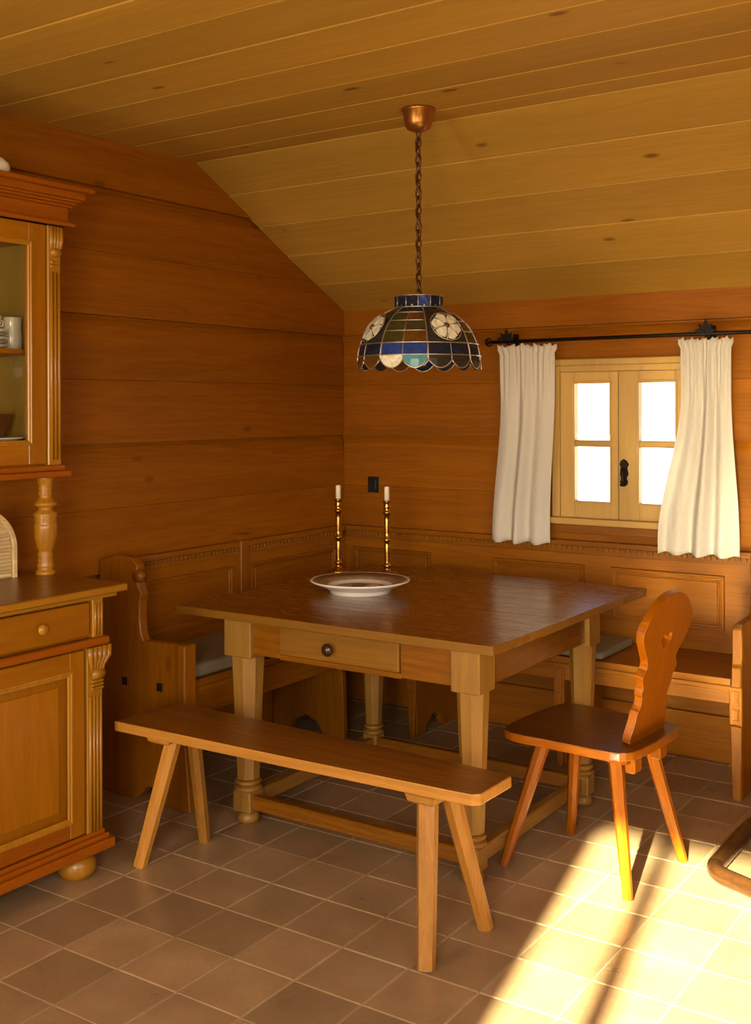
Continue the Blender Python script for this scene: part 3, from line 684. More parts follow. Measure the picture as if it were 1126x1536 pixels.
def candlestick(x, y, label):
    t = thing('candlestick', label, 'candlestick', (x, y, TZ), 'pair of candlesticks on the table')
    prof = [(.046, 0), (.05, .004), (.046, .010), (.026, .016), (.016, .024), (.013, .034), (.018, .040), (.019, .046), (.011, .054), (.0105, .062), (.0125, .10), (.0125, .138), (.010, .150), (.017, .155), (.018, .161), (.010, .168),
            (.0125, .19), (.0135, .25), (.0115, .272), (.019, .278), (.019, .284), (.011, .290), (.0155, .302), (.0165, .312), (.012, .320), (.0185, .328), (.0185, .334), (.013, .336)]
    bm = nb(); lathe(bm, prof, (x, y, TZ), 20); obj('stick', bm, M_BRASS, t)
    bm = nb(); lathe(bm, [(.0115, .334), (.0115, .394), (.009, .398), (0, .397)], (x, y, TZ), 18); c = obj('candle', bm, M_WAX, t)
    bm = nb(); tube(bm, [(x, y, TZ + .395), (x + .001, y, TZ + .406)], .0012, 5); obj('wick', bm, M_BLACK, c)
candlestick(-.228, 1.755, 'brass candlestick with white candle, the one nearer the left wall')
candlestick(.015, 1.79, 'brass candlestick with white candle, the one nearer the window')

# ------------------------------------------------------------------ pendant lamp
LX, LY = .589, 1.14
lp = thing('pendant_lamp', 'stained glass dome pendant lamp hanging on a chain over the table', 'lamp', (LX, LY, ZC))
bm = nb(); lathe(bm, [(.062, 0), (.062, -.008), (.056, -.012), (.052, -.055), (.042, -.074), (.018, -.084), (0, -.086)], (LX, LY, ZC - .001), 24); obj('ceiling_canopy', bm, M_COPPER, lp)
bm = nb(); L0, L1 = 2.575, 1.952; nlk = 20; hl = (L0 - L1) / nlk
for k in range(nlk):
    zc = L0 - (k + .5) * hl; pts = []
    for q in range(12):
        a = 2 * math.pi * q / 12; u, v = .0105 * math.cos(a), (hl * .5 + .006) * math.sin(a)
        pts.append((LX + (u if k % 2 else 0), LY + (0 if k % 2 else u), zc + v))
    tube(bm, pts, .0032, 5, closed=True)
obj('chain', bm, M_BRONZE, lp)
bm = nb(); tube(bm, [(LX + .007 * math.cos(i * .55), LY + .007 * math.sin(i * .55), L0 - i * (L0 - L1 - .0) / 60) for i in range(61)], .0042, 6); obj('cord', bm, M_BRONZE, lp)
bm = nb(); lathe(bm, [(0, .03), (.014, .028), (.02, .012), (.05, .004), (.088, 0), (.088, -.006), (0, -.006)], (LX, LY, 1.925), 24); obj('cap', bm, M_LEAD, lp)
# dome: profile radius(z)
def dome(v):                                    # v 0 top .. 1 bottom
    a = R(22) + v * R(72)
    return .228 * math.sin(a) / math.sin(R(94)) * 1.003, 1.697 + (1.917 - 1.697) * (math.cos(a) - math.cos(R(94))) / (math.cos(R(22)) - math.cos(R(94)))
def patch(bm, a0, a1, v0, v1, thick=.003, ins=.0, na=3, nv=3, low=None):
    for (s, off) in ((1, 0.0), (-1, -thick)):
        pass
    g = []
    for side in (0, 1):
        rows = []
        for i in range(nv + 1):
            v = v0 + (v1 - v0) * i / nv; row = []
            for k in range(na + 1):
                u = k / na; a = a0 + (a1 - a0) * u
                vv = v + (low(u) * (i / nv) if low else 0)
                r, z = dome(vv); r -= thick * side
                row.append(bm.verts.new((LX + r * math.cos(a), LY + r * math.sin(a), z)))
            rows.append(row)
        g.append(rows)
    fs = []
    for side in (0, 1):
        for i in range(nv):
            for k in range(na): fs.append(bm.faces.new((g[side][i][k], g[side][i][k + 1], g[side][i + 1][k + 1], g[side][i + 1][k])))
    def rim(p): return [g[0][i][k] for i, k in p], [g[1][i][k] for i, k in p]
    loop = [(0, k) for k in range(na)] + [(i, na) for i in range(nv)] + [(nv, k) for k in range(na, 0, -1)] + [(i, 0) for i in range(nv, 0, -1)]
    A, B = rim(loop)
    for q in range(len(A)): fs.append(bm.faces.new((A[q], A[(q + 1) % len(A)], B[(q + 1) % len(B)], B[q])))
    bmesh.ops.recalc_face_normals(bm, faces=fs)
lead = nb()
def came(pts, r=.0022): tube(lead, pts, r, 5)
def dp(a, v, out=.0006):
    r, z = dome(v); r += out; return (LX + r * math.cos(a), LY + r * math.sin(a), z)
A0 = R(-73)                                     # gore centre facing the camera side
NG = 8
rnd = random.Random(5)
V_BAND0, V_BAND1, V_END = .70, .86, .97
for gk in range(NG):
    ac = A0 + gk * 2 * math.pi / NG; da = math.pi / NG
    a0, a1 = ac - da + .012, ac + da - .012
    vs_ = [0.02, .19, .36, .53, V_BAND0]
    for q in range(4):
        if gk % 2 == 0:
            mat = [G_GREY, G_AMBER, G_GREEN, G_AMBER][q] if gk % 4 == 0 else [G_GREEN, G_GREY, G_AMBER, G_GREEN][q]
        else: mat = G_GREY
        parts_ = 2 if (q > 0 and gk % 2 == 0) else 1
        for h in range(parts_):
            b0 = a0 + (a1 - a0) * h / parts_; b1 = a0 + (a1 - a0) * (h + 1) / parts_
            bm = nb(); patch(bm, b0, b1, vs_[q] + .006, vs_[q + 1] - .006); obj('glass_piece', bm, mat if (h + q) % 2 == 0 else (G_GREEN if mat is G_AMBER else mat), lp)
            if h: came([dp(b0, vs_[q] + (vs_[q + 1] - vs_[q]) * i / 5) for i in range(6)], .0016)
        if gk % 2 == 0: came([dp(a0 + (a1 - a0) * i / 8, vs_[q + 1]) for i in range(9)], .0018)
    for h in range(2):
        b0 = a0 + (a1 - a0) * h / 2; b1 = a0 + (a1 - a0) * (h + 1) / 2
        bm = nb(); patch(bm, b0 + .003, b1 - .003, V_BAND0 + .005, V_BAND1 - .005); obj('glass_piece', bm, G_BLUE if (gk, h) in ((0, 1), (0, 0), (4, 0), (2, 1), (6, 1)) else G_NAVY, lp)
        low = lambda u: .10 * (1 - (2 * u - 1) ** 2) - .02
        bm = nb(); patch(bm, b0 + .003, b1 - .003, V_BAND1 + .005, V_END - .02, low=low, na=6); obj('glass_piece', bm, {(0, 1): G_TEAL, (0, 0): G_WHITE, (1, 0): G_GREY, (7, 1): G_AMBER}.get((gk, h), [G_GREY, G_NAVY, G_AMBER, G_GREY][(gk * 2 + h) % 4]), lp)
        came([dp(b0 + (b1 - b0) * i / 10, V_END - .02 + low(i / 10)) for i in range(11)], .0026)
        came([dp(b0, V_BAND0 + (V_END - .04 - V_BAND0) * i / 6) for i in range(7)], .0018)
    came([dp(ac - da, 0.01 + (V_END - .05) * i / 14) for i in range(15)], .0026)
    if gk % 2 == 1:                             # milk-glass flower medallion proud of the gore
        vc = .47; r0, z0 = dome(vc); r1, z1 = dome(vc + .02)
        c = Vector((LX + r0 * math.cos(ac), LY + r0 * math.sin(ac), z0))
        dn = (Vector((LX + r1 * math.cos(ac), LY + r1 * math.sin(ac), z1)) - c).normalized()
        tn = Vector((-math.sin(ac), math.cos(ac), 0)); nn = tn.cross(dn).normalized()
        if nn.dot(Vector((math.cos(ac), math.sin(ac), 0))) < 0: nn = -nn
        def mp_(u, v, h=0.0):
            rr = math.hypot(u, v); return c + tn * u + dn * v + nn * (.006 + h - rr * rr * 1.9)
        for k in range(6):
            th = 2 * math.pi * k / 6 + .26; bm = nb(); ring = []
            out = [(.012, th - .35), (.030, th - .48), (.052, th - .42), (.059, th), (.052, th + .42), (.030, th + .48), (.012, th + .35)]
            top = [bm.verts.new(mp_(r * math.cos(q), r * math.sin(q), .003)) for r, q in out]; bot = [bm.verts.new(mp_(r * math.cos(q), r * math.sin(q), -.001)) for r, q in out]
            fs = [bm.faces.new(top), bm.faces.new(list(reversed(bot)))] + [bm.faces.new((top[i], bot[i], bot[(i + 1) % 7], top[(i + 1) % 7])) for i in range(7)]
            bmesh.ops.recalc_face_normals(bm, faces=fs)
            obj('flower_petal', bm, G_WHITE, lp)
            came([mp_(.010 * math.cos(th + .52), .010 * math.sin(th + .52), .003), mp_(.060 * math.cos(th + .52), .060 * math.sin(th + .52), .003)], .0018)
        came([mp_(.061 * math.cos(q * 2 * math.pi / 24), .061 * math.sin(q * 2 * math.pi / 24), .002) for q in range(25)], .0024)
        bm = nb(); lathe(bm, [(0, .010), (.010, .006), (.011, 0), (0, -.001)], seg=12, mat=Matrix.Translation(c + nn * .006) @ nn.to_track_quat('Z', 'Y').to_matrix().to_4x4()); obj('flower_centre', bm, M_BOWL, lp)
for v in (V_BAND0, V_BAND1, .012): came([dp(i * 2 * math.pi / 64, v) for i in range(65)], .0026)
# crown of small upright panes
for k in range(12):
    a0, a1 = k * math.pi / 6 + .03, (k + 1) * math.pi / 6 - .03
    bm = nb(); pts = []
    vs0 = []
    for r in (.090, .086):
        for a, z in ((a0, 1.914), (a1, 1.914), (a1, 1.956), ((a0 + a1) / 2, 1.960), (a0, 1.956)): vs0.append(bm.verts.new((LX + r * math.cos(a), LY + r * math.sin(a), z)))
    fs = [bm.faces.new(vs0[:5]), bm.faces.new(list(reversed(vs0[5:])))] + [bm.faces.new((vs0[i], vs0[(i + 1) % 5], vs0[5 + (i + 1) % 5], vs0[5 + i])) for i in range(5)]
    bmesh.ops.recalc_face_normals(bm, faces=fs)
    obj('crown_pane', bm, G_BLUE if k == 10 else G_NAVY, lp)
    am = k * math.pi / 6
    came([(LX + .089 * math.cos(am), LY + .089 * math.sin(am), 1.912), (LX + .089 * math.cos(am), LY + .089 * math.sin(am), 1.958)], .0024)
for z in (1.913, 1.958): came([(LX + .089 * math.cos(i * math.pi / 16), LY + .089 * math.sin(i * math.pi / 16), z) for i in range(33)], .002)
obj('lead_came', lead, M_LEAD, lp)
bm = nb(); lathe(bm, [(.018, 1.925), (.018, 1.84), (.022, 1.838), (.022, 1.812), (0, 1.812)], (LX, LY, 0), 16); so_ = obj('socket', bm, M_BRONZE, lp)
bm = nb(); lathe(bm, [(0, 1.700), (.022, 1.704), (.034, 1.718), (.038, 1.738), (.034, 1.760), (.022, 1.784), (.014, 1.812)], (LX, LY, 0), 20); obj('bulb', bm, M_PORC, so_)

# ------------------------------------------------------------------ front bench
BZ = .49
bn = thing('plank_bench', 'long plank bench with four splayed legs in front of the table', 'bench', (.6, .41, 0))
bm = nb(); prism(bm, [(-.088, .262), (.60, .278), (1.20, .296), (1.272, .300), (1.29, .318), (1.294, .495), (1.278, .508), (.60, .535), (-.086, .560)], 'z', BZ - .034, BZ, .005, 2); lit_edges(obj('seat_plank', bm, BEN('X'), bn), BENL('X'))
for x in (.075, 1.105):
    bm = nb(); prism(bm, [(x - .045, BZ - .062), (x + .045, BZ - .062), (x + .058, BZ - .034), (x - .058, BZ - .034)], 'y', .30, .50, .006); obj('cleat', bm, BENL('Y'), bn)
def bleg(foot, top, r0=.024, r1=.030):
    b = nb(); frustum(b, (*foot, 0), top, r0, r1, 8, mid=(.6, (r0 + r1) / 2 + .001)); obj('leg', b, BENL('Z'), bn)
bleg((-.012, .305), (.085, .375, BZ - .045)); bleg((.02, .59), (.072, .475, BZ - .045), .022, .027)
bleg((1.158, .245), (1.10, .352, BZ - .045), .026, .032); bleg((1.175, .556), (1.108, .452, BZ - .045), .025, .031)

# ------------------------------------------------------------------ carved chair
ch = thing('carved_chair', 'wooden board chair with carved back and heart hole, standing in sunlight', 'chair', (1.25, 1.19, 0))
CX, CY = 1.25, 1.19
def chaikin(pts, it=2, closed=True):
    for _ in range(it):
        o = []
        for a, b in zip(pts, pts[1:] + pts[:1]):
            o += [(a[0] * .75 + b[0] * .25, a[1] * .75 + b[1] * .25), (a[0] * .25 + b[0] * .75, a[1] * .25 + b[1] * .75)]
        pts = o
    return pts
seat = [(-.245, -.165), (-.225, -.215), (-.17, -.238), (-.02, -.226), (.16, -.222), (.215, -.205), (.238, -.16), (.245, 0), (.238, .16), (.215, .205), (.16, .222), (-.02, .226), (-.17, .238), (-.225, .215), (-.245, .165), (-.252, 0)]
bm = nb(); prism(bm, [(CX + x, CY + y) for x, y in chaikin(seat, 1)], 'z', .428, .458, .006, 2); lit_edges(obj('seat', bm, CHS('X'), ch), CHA('X'))
for y in (-.115, .115):
    bm = nb(); box(bm, CX - .18, CX + .20, CY + y - .04, CY + y + .04, .402, .428, .004); obj('batten', bm, CHA('X'), ch)
def cleg(f, t_, r0=.0165, r1=.026):
    b = nb(); frustum(b, (f[0], f[1], 0), (t_[0], t_[1], .415), r0, r1, 8); obj('leg', b, CHA('Z'), ch)
for y in (1.095, 1.285):
    bm = nb(); box(bm, 1.425, 1.462, y - .028, y + .028, .368, .428, .005); obj('tenon', bm, CHA('Z'), ch)
cleg((1.478, .985), (1.385, 1.085)); cleg((1.028, .972), (1.125, 1.075)); cleg((1.066, 1.362), (1.125, 1.30)); cleg((1.488, 1.378), (1.40, 1.30))
hw = [(-.04, .05), (-.012, .05), (0, .128), (.03, .132), (.075, .118), (.12, .116), (.135, .098), (.165, .096), (.19, .112), (.215, .108), (.235, .120), (.255, .132), (.27, .122), (.285, .108), (.31, .112), (.35, .142), (.39, .172), (.425, .185),
      (.46, .172), (.49, .146), (.515, .118), (.535, .086), (.55, .048), (.556, 0)]
hs = .90
ptsR = [(w, z * hs) for z, w in hw]; outline = chaikin(ptsR + [(-w, z) for w, z in reversed(ptsR[:-1])], 1)
def heart(q):
    a = 2 * math.pi * q
    return (.040 * (math.sin(a) ** 3), .335 + .034 * (13 * math.cos(a) - 5 * math.cos(2 * a) - 2 * math.cos(3 * a) - math.cos(4 * a)) / 15)
hp = [heart(i / 20) for i in range(20)]
lean = math.atan(.215)
def bpt(y, z, h): # h: thickness coordinate
    return (CX + .178 + math.sin(lean) * z + h * math.cos(lean), CY + .01 + y, .458 + math.cos(lean) * z - h * math.sin(lean))
from mathutils.geometry import tessellate_polygon
bm = nb(); ring = {}
for h in (-.014, .014):
    vo = [bm.verts.new(bpt(y, z, h)) for y, z in outline]; vh = [bm.verts.new(bpt(y, z, h)) for y, z in hp]
    allv = vo + vh
    tris = tessellate_polygon([[Vector((y, z, 0)) for y, z in outline], [Vector((y, z, 0)) for y, z in hp]])
    for tr in tris:
        try: bm.faces.new([allv[i] for i in tr])
        except ValueError: pass
    ring[h] = (vo, vh)
for k in (0, 1):
    A, B = ring[-.014][k], ring[.014][k]
    for i in range(len(A)): bm.faces.new((A[i], A[(i + 1) % len(A)], B[(i + 1) % len(A)], B[i]))
bmesh.ops.recalc_face_normals(bm, faces=bm.faces)
es = [e for e in bm.edges if len(e.link_faces) == 2 and e.calc_face_angle(0) > 1.2]
bev(bm, es, .003, 2)
obj('backrest', bm, CHA('Z'), ch)
ch.rotation_euler.z = R(-5)

# ------------------------------------------------------------------ bentwood armchair, only its floor loop in view
ac_ = thing('bentwood_armchair', 'dark bentwood armchair of which only the rounded floor loop shows at the frame edge', 'chair', (1.9, 1.5, 0))
def loop_pts(cs, rad, z, n=8):
    out = []; m = len(cs)
    for i in range(m):
        p, a, b = Vector((*cs[i], 0)), Vector((*cs[i - 1], 0)), Vector((*cs[(i + 1) % m], 0))
        u, v = (a - p).normalized(), (b - p).normalized()
        half = u.angle(v) / 2; dist = rad / math.tan(half)
        s, e_ = p + u * dist, p + v * dist
        for k in range(n + 1):
            t_ = k / n; q = s * (1 - t_) ** 2 + p * 2 * t_ * (1 - t_) * .8 + (s + e_) * .5 * 2 * t_ * (1 - t_) * .2 + e_ * t_ ** 2
            out.append((q.x, q.y, z))
    return out
bm = nb(); tube(bm, loop_pts([(1.628, 1.26), (1.628, 1.80), (2.20, 1.80), (2.20, 1.02)], .085, .028), .028, 12, closed=True); obj('floor_loop', bm, DRK('X'), ac_)
for y in (1.16, 1.74):
    bm = nb(); tube(bm, [(2.19, y, .03), (2.21, y, .15), (2.22, y, .35), (2.23, y, .60), (2.30, y, .95)], .022, 10); obj('upright', bm, DRK('Z'), ac_)
bm = nb(); box(bm, 1.86, 2.22, 1.14, 1.76, .38, .44, .025, 4); obj('seat', bm, M_BOWL, ac_)
bm = nb(); box(bm, 2.22, 2.27, 1.18, 1.72, .52, .92, .02, 4); obj('backrest', bm, M_BOWL, ac_)

# ------------------------------------------------------------------ buffet cabinet
cb = thing('buffet_cabinet', 'tall orange pine buffet cabinet with glazed upper doors against the left wall', 'cabinet', (-.4, -.4, 0))
FX = -.065; CYR, CYL = .195, -1.12; BX0 = XL + .02
bm = nb(); box(bm, BX0, FX - .032, CYL, CYR - .005, .10, .93, .003); obj('body', bm, CAB('Z'), cb)
bm = nb(); box(bm, BX0, FX + .035, CYL - .08, CYR + .078, .936, .962, .007, 3); box(bm, BX0, FX + .018, CYL - .06, CYR + .045, .922, .936, .004, 2); lit_edges(obj('worktop', bm, WTOP('Y'), cb), CABT('Y'))
bm = nb(); box(bm, BX0, FX + .018, CYL - .03, CYR + .035, .085, .118, .008, 3); box(bm, BX0, FX + .006, CYL - .02, CYR + .02, .118, .135, .006, 2); box(bm, BX0, FX - .004, CYL - .01, CYR + .008, .135, .150, .004, 2); obj('plinth', bm, CABR('Y'), cb)
bm = nb(); box(bm, FX - .03, FX + .012, CYL - .02, CYR + .022, .765, .793, .012, 4); obj('waist_moulding', bm, CABR('Y'), cb)
for x in (-.125, -.62):
    for y in (.13, -1.05):
        bm = nb(); lathe(bm, [(.03, 0), (.052, .006), (.064, .03), (.062, .055), (.045, .075), (.03, .088)], (x, y, 0), 20); obj('bun_foot', bm, CABT('Z'), cb)
# upper register: corner strips and two drawers
for y0, y1 in ((.150, CYR), (CYL, CYL + .045)):
    bm = nb(); box(bm, FX - .03, FX, y0, y1, .793, .922, .003)
    for k in range(3): tube(bm, [(FX + .001, y0 + .009 + k * .0135, .80), (FX + .001, y0 + .009 + k * .0135, .905)], .005, 6)
    obj('corner_strip', bm, CABT('Z'), cb)
ym = -.4625
for y0, y1 in ((ym + .02, .140), (CYL + .055, ym - .02)):
    bm = nb(); box(bm, FX - .02, FX - .004, y0, y1, .803, .912, .004, 2); dw = obj('drawer', bm, CAB('Y'), cb)
    yc = (y0 + y1) / 2 if y0 < ym else -.065
    bm = nb(); lathe(bm, [(.008, 0), (.008, .008), (.017, .013), (.019, .020), (.013, .027), (0, .029)], seg=18, mat=Matrix.Translation((FX - .004, yc, .857)) @ Matrix.Rotation(R(90), 4, 'Y')); obj('knob', bm, CABT('Z'), dw)
# lower register: fluted pilasters with carved capitals and panelled doors
for y0, y1 in ((.128, CYR), (CYL, CYL + .067)):
    bm = nb(); box(bm, FX - .03, FX - .004, y0, y1, .150, .765, .003)
    for k in range(4):
        yy = y0 + .012 + k * (y1 - y0 - .024) / 3; tube(bm, [(FX - .003, yy, .155), (FX - .003, yy, .60)], .0062, 6)
    pl_ = obj('pilaster', bm, CABT('Z'), cb)
    bm = nb()
    for k in range(5):
        yy = y0 + .004 + k * (y1 - y0 + .012) / 4
        tube(bm, [(FX + .006, yy, .764), (FX + .008, yy, .73), (FX + .003, y0 + .014 + k * (y1 - y0 - .02) / 4, .70), (FX, y0 + .014 + k * (y1 - y0 - .02) / 4, .665)], .009, 7, radii=[.011, .010, .008, .005])
    lathe(bm, [(0, -.026), (.016, -.024), (.019, 0), (.016, .024), (0, .026)], seg=14, mat=Matrix.Translation((FX, (y0 + y1) / 2 + .006, .672)) @ Matrix.Rotation(R(90), 4, 'X'))
    for k in range(3): box(bm, FX - .006, FX + .006, y0 + .014, y1 - .002, .62 + k * .012, .629 + k * .012, .003)
    obj('carved_capital', bm, CABT('Z'), pl_)
for y0, y1 in ((ym + .006, .120), (CYL + .075, ym - .006)):
    pa, pb, za, zb = y0 + .075, y1 - .062, .215, .69
    bm = nb(); xf0, xf1 = FX - .026, FX - .006
    box(bm, xf0 - .003, xf0 + .006, pa - .005, pb + .005, za - .005, zb + .005, 0)
    dd = obj('door', bm, CAB('Z'), cb)
    for a_, c_ in ((y0, pa), (pb, y1)):
        b = nb(); box(b, xf0, xf1, a_, c_, .155, .758, .003); obj('stile', b, CAB('Z'), dd)
    b = nb(); box(b, xf0, xf1, pa, pb, .155, za, .003); obj('bottom_rail', b, CABR('Y'), dd)
    b = nb(); box(b, xf0, xf1, pa, pb, zb, .758, .003); obj('top_rail', b, CAB('Y'), dd)
    b = nb(); box(b, xf0 + .002, xf0 + .010, pa + .035, pb - .035, za + .035, zb - .035, .004, 2); obj('raised_field', b, CAB('Z'), dd)
    b = nb(); mould_frame(b, 'x', pa - .012, pb + .012, za - .012, zb + .012, xf1 - .001, .022, .006, 1); obj('panel_moulding', b, CABT('Z'), dd)
# turned columns between base and upper case
UFX = -.375; UYR = .285; UYL = -1.21
def column(y):
    x = -.415; z = .962
    prof = [(.034, 0), (.036, .006), (.034, .014), (.026, .018), (.030, .028), (.031, .036), (.026, .044), (.031, .052), (.024, .062), (.031, .072), (.024, .082), (.028, .088), (.033, .105), (.040, .135), (.042, .165), (.042, .178), (.037, .186), (.042, .194), (.038, .202), (.043, .212), (.040, .220),
            (.027, .228), (.024, .238), (.040, .246), (.042, .252), (.036, .258), (.026, .268), (.022, .280), (.027, .288), (.022, .298), (.027, .306), (.022, .316), (.028, .324), (.028, .338), (.034, .346)]
    bm = nb(); lathe(bm, prof, (x, y, z), 24); obj('turned_column', bm, CABT('Z'), cb)
column(.246); column(-1.165)
# upper case
bm = nb()
box(bm, BX0, UFX - .02, UYR - .03, UYR - .005, 1.345, 2.20, .002); box(bm, BX0, UFX - .02, UYL + .005, UYL + .03, 1.345, 2.20, .002)
box(bm, BX0, UFX - .02, UYL + .03, UYR - .03, 1.345, 1.435, .002); box(bm, BX0, UFX - .02, UYL + .03, UYR - .03, 2.14, 2.20, .002)
obj('upper_case', bm, CAB('Z'), cb)
bm = nb(); box(bm, BX0, BX0 + .015, UYL + .03, UYR - .03, 1.345, 2.20, 0); obj('back_panel', bm, INS('Z'), cb)
bm = nb(); box(bm, BX0 + .015, UFX - .05, UYR - .038, UYR - .03, 1.435, 2.14, 0); obj('side_lining', bm, INS('Z'), cb)
bm = nb(); box(bm, BX0, UFX + .02, UYL - .03, UYR + .03, 1.308, 1.330, .007, 3); box(bm, BX0, UFX + .006, UYL - .012, UYR + .012, 1.330, 1.350, .005, 2); obj('base_moulding', bm, CABR('Y'), cb)
bm = nb(); box(bm, BX0 + .015, UFX - .05, UYL + .03, UYR - .03, 1.740, 1.757, .002); obj('shelf', bm, CAB('Y'), cb)
for y0, y1 in ((.228, UYR), (UYL, UYL + .057)):
    bm = nb(); box(bm, UFX - .03, UFX, y0, y1, 1.35, 2.195, .003)
    for k in range(3): tube(bm, [(UFX + .001, y0 + .013 + k * .016, 1.37), (UFX + .001, y0 + .013 + k * .016, 2.03)], .0072, 6)
    pl_ = obj('pilaster', bm, CABT('Z'), cb)
    bm = nb()
    for k in range(4): tube(bm, [(UFX + .006, y0 + .008 + k * .014, 2.19), (UFX + .009, y0 + .008 + k * .014, 2.14), (UFX, y0 + .012 + k * .011, 2.09)], .008, 7, radii=[.009, .009, .004])
    lathe(bm, [(0, -.022), (.013, -.02), (.016, 0), (.013, .02), (0, .022)], seg=12, mat=Matrix.Translation((UFX + .003, (y0 + y1) / 2, 2.10)) @ Matrix.Rotation(R(90), 4, 'X'))
    for k in range(2): box(bm, UFX - .006, UFX + .008, y0 + .008, y1 - .008, 2.045 + k * .014, 2.056 + k * .014, .003)
    obj('carved_capital', bm, CABT('Z'), pl_)
um = (UYR + UYL) / 2
for y0, y1 in ((um + .004, .224), (UYL + .061, um - .004)):
    pa, pb, za, zb = y0 + .075, y1 - .075, 1.437, 2.118
    bm = nb(); mould_frame(bm, 'x', pa - .012, pb + .012, za - .012, zb + .012, UFX - .012, .014, .003, 1)
    dd = obj('glazed_door', bm, CAB('Z'), cb)
    for a_, c_ in ((y0, pa), (pb, y1)):
        b = nb(); box(b, UFX - .03, UFX - .006, a_, c_, 1.355, 2.195, .003); obj('stile', b, CAB('Z'), dd)
    for a_, c_ in ((1.355, za), (zb, 2.195)):
        b = nb(); box(b, UFX - .03, UFX - .006, pa, pb, a_, c_, .003); obj('rail', b, CAB('Y'), dd)
    b = nb(); mould_frame(b, 'x', pa - .014, pb + .014, za - .014, zb + .014, UFX - .007, .018, .007, 1); obj('glass_moulding', b, CABT('Z'), dd)
    b = nb(); box(b, UFX - .022, UFX - .018, pa - .004, pb + .004, za - .004, zb + .004, 0); obj('pane', b, M_PANE, dd)
# frieze and stepped cornice
def ring_box(bm, ext, z0, z1, w=.003, seg=2): box(bm, BX0, UFX + ext, UYL - ext, UYR + ext, z0, z1, w, seg)
bm = nb(); ring_box(bm, .018, 2.195, 2.262); ring_box(bm, .036, 2.195, 2.208, .004); obj('frieze', bm, CABR('Y'), cb)
bm = nb()
for ext, z0, z1 in ((.030, 2.262, 2.272), (.040, 2.272, 2.281), (.050, 2.281, 2.290), (.062, 2.290, 2.315)): ring_box(bm, ext, z0, z1, .004)
ring_box(bm, .086, 2.315, 2.332, .007, 3); obj('cornice', bm, CABR('Y'), cb)

# ------------------------------------------------------------------ crockery and things on the cabinet
SHZ = 1.757
def jug(x, y, z, label):
    t = thing('jug', label, 'jug', (x, y, z))
    bm = nb(); lathe(bm, [(0, .001), (.034, 0), (.037, .004), (.037, .05), (.034, .085), (.036, .112), (.038, .118), (.035, .118), (.032, .09), (.034, .05), (.032, .008), (0, .008)], (x, y, z), 28); obj('body', bm, M_JUG, t)
    bm = nb(); tube(bm, [(x - .01, y + .030, z + .108), (x - .012, y + .050, z + .105), (x - .014, y + .056, z + .085), (x - .012, y + .048, z + .062), (x - .01, y + .034, z + .056)], .0045, 8); obj('handle', bm, M_JUG, t)
jug(-.545, .205, SHZ, 'tall grey stoneware jug on the shelf behind the cabinet glass')
for k in range(5):
    bm = nb(); z = SHZ + k * .0135; lathe(bm, [(0, .002), (.045, 0), (.05, .002), (.075, .012), (.076, .0145), (.074, .015), (.05, .006), (0, .005)], (-.53, .085, z), 32)
    lab = ['bottom green rimmed plate of the small stack beside the stoneware jug', 'second green rimmed plate from the shelf in the stack beside the jug', 'middle green rimmed plate of the stack beside the stoneware jug', 'fourth green rimmed plate from the shelf in the stack beside the jug', 'top green rimmed plate of the stack, the cup standing on it'][k]
    single('plate', bm, M_GREENRIM if k % 2 else M_CREAM, lab.replace('green rimmed', 'green glazed' if k % 2 else 'cream glazed'), 'plate', (-.53, .085, z), 'stacked plates on the cabinet shelf')
t = thing('cup', 'small pale cup standing on the stack of plates inside the cabinet', 'cup', (-.53, .105, SHZ + .0605))
bm = nb(); lathe(bm, [(0, .001), (.022, 0), (.024, .004), (.034, .03), (.040, .058), (.0375, .058), (.030, .028), (.02, .008), (0, .007)], (-.53, .105, SHZ + .0600), 28); obj('bowl_body', bm, M_CREAM, t)
bm = nb(); tube(bm, [(-.53, .141, SHZ + .108), (-.53, .158, SHZ + .10), (-.53, .154, SHZ + .085), (-.53, .135, SHZ + .082)], .0035, 8); obj('handle', bm, M_CREAM, t)
bm = nb(); lathe(bm, [(0, .002), (.04, 0), (.045, .004), (.066, .05), (.075, .085), (.071, .085), (.06, .05), (.038, .010), (0, .009)], (-.57, .13, 1.447), 32)
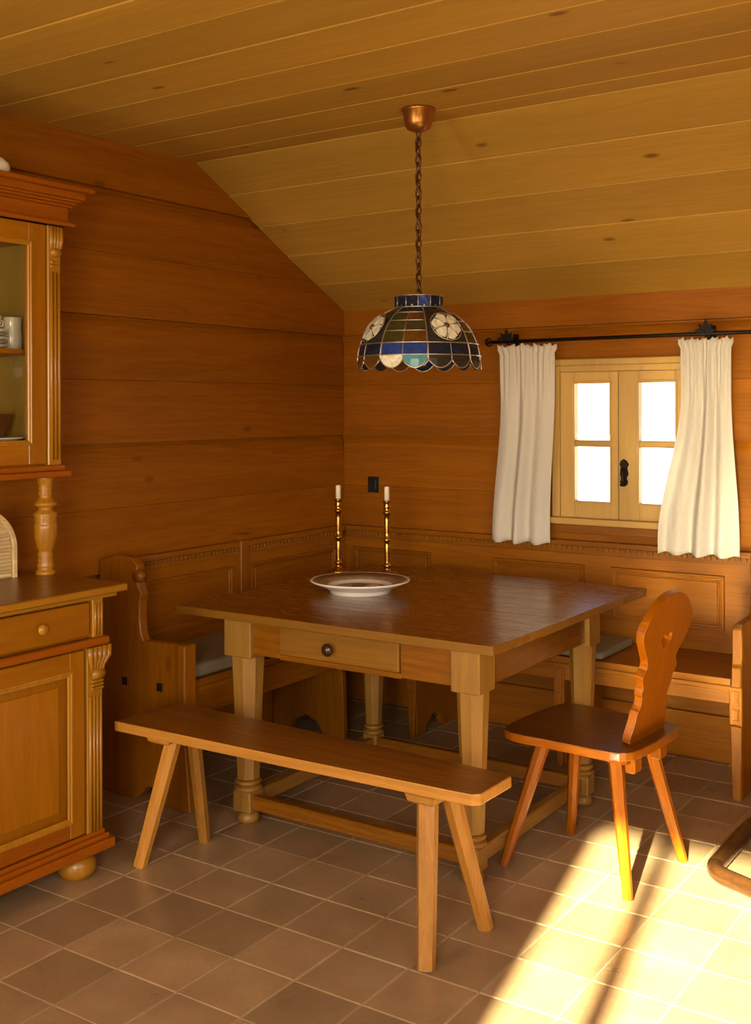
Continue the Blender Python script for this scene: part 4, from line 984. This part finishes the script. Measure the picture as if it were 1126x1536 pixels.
single('bowl', bm, M_BOWL, 'dark brown earthenware bowl on the floor of the glazed cabinet', 'bowl', (-.57, .13, 1.447))
bm = nb(); lathe(bm, [(0, .001), (.07, 0), (.075, .002), (.11, .010), (.112, .013), (.108, .013), (.07, .005), (0, .004)], (-.53, .115, 1.4365), 36)
single('plate', bm, M_PORC, 'white plate lying under the brown bowl in the glazed cabinet', 'plate', (-.53, .115, 1.4365))
# round white vase on top of the cornice
VX, VY = -.42, .048
bm = nb(); lathe(bm, [(0, .001), (.024, 0), (.028, .004), (.042, .022), (.046, .036), (.042, .052), (.028, .064), (.024, .070), (.020, .070), (.024, .062), (.036, .048), (0, .012)], (VX, VY, 2.332), 28)
VASE = single('vase', bm, M_CREAM, 'small pale round pot standing on top of the cabinet cornice', 'pot', (VX, VY, 2.332))
# arched bread box with slatted front
t = thing('bread_box', 'pale arched box with a slatted front standing on the cabinet worktop', 'box', (-.5, -.02, .962))
BXF, BYR, BYL, BZ0 = -.445, .150, -.19, .962
def arch(ins=0.0, n=22):
    yc = (BYL + BYR) / 2; w = (BYR - BYL) / 2 - ins; sp = BZ0 + .10; hgt = .155 - ins
    return [(yc + w * math.cos(math.pi * i / n), sp + hgt * math.sin(math.pi * i / n)) for i in range(n + 1)], yc, w, sp, hgt
pts, yc, w, sp, hgt = arch()
bm = nb(); prism(bm, [(BYR, BZ0)] + pts + [(BYL, BZ0)], 'x', BXF - .17, BXF - .012, .003); obj('shell', bm, M_BREAD, t)
bm = nb(); p2 = [(BYR - .018, BZ0)] + arch(.018)[0] + [(BYL + .018, BZ0)]; p1 = [(BYR, BZ0)] + pts + [(BYL, BZ0)]
prism(bm, p1 + list(reversed(p2)), 'x', BXF - .012, BXF, .002); obj('front_frame', bm, M_BREAD, t)
z = BZ0 + .006
while z < sp + hgt - .03:
    yy = w - .021 if z + .010 < sp else (w - .021) * math.sqrt(max(0, 1 - ((z + .011 - sp) / (hgt - .018)) ** 2))
    bm = nb(); box(bm, BXF - .014, BXF - .004, yc - yy, yc + yy, z, z + .0095, .003); obj('slat', bm, M_BREAD, t); z += .0125
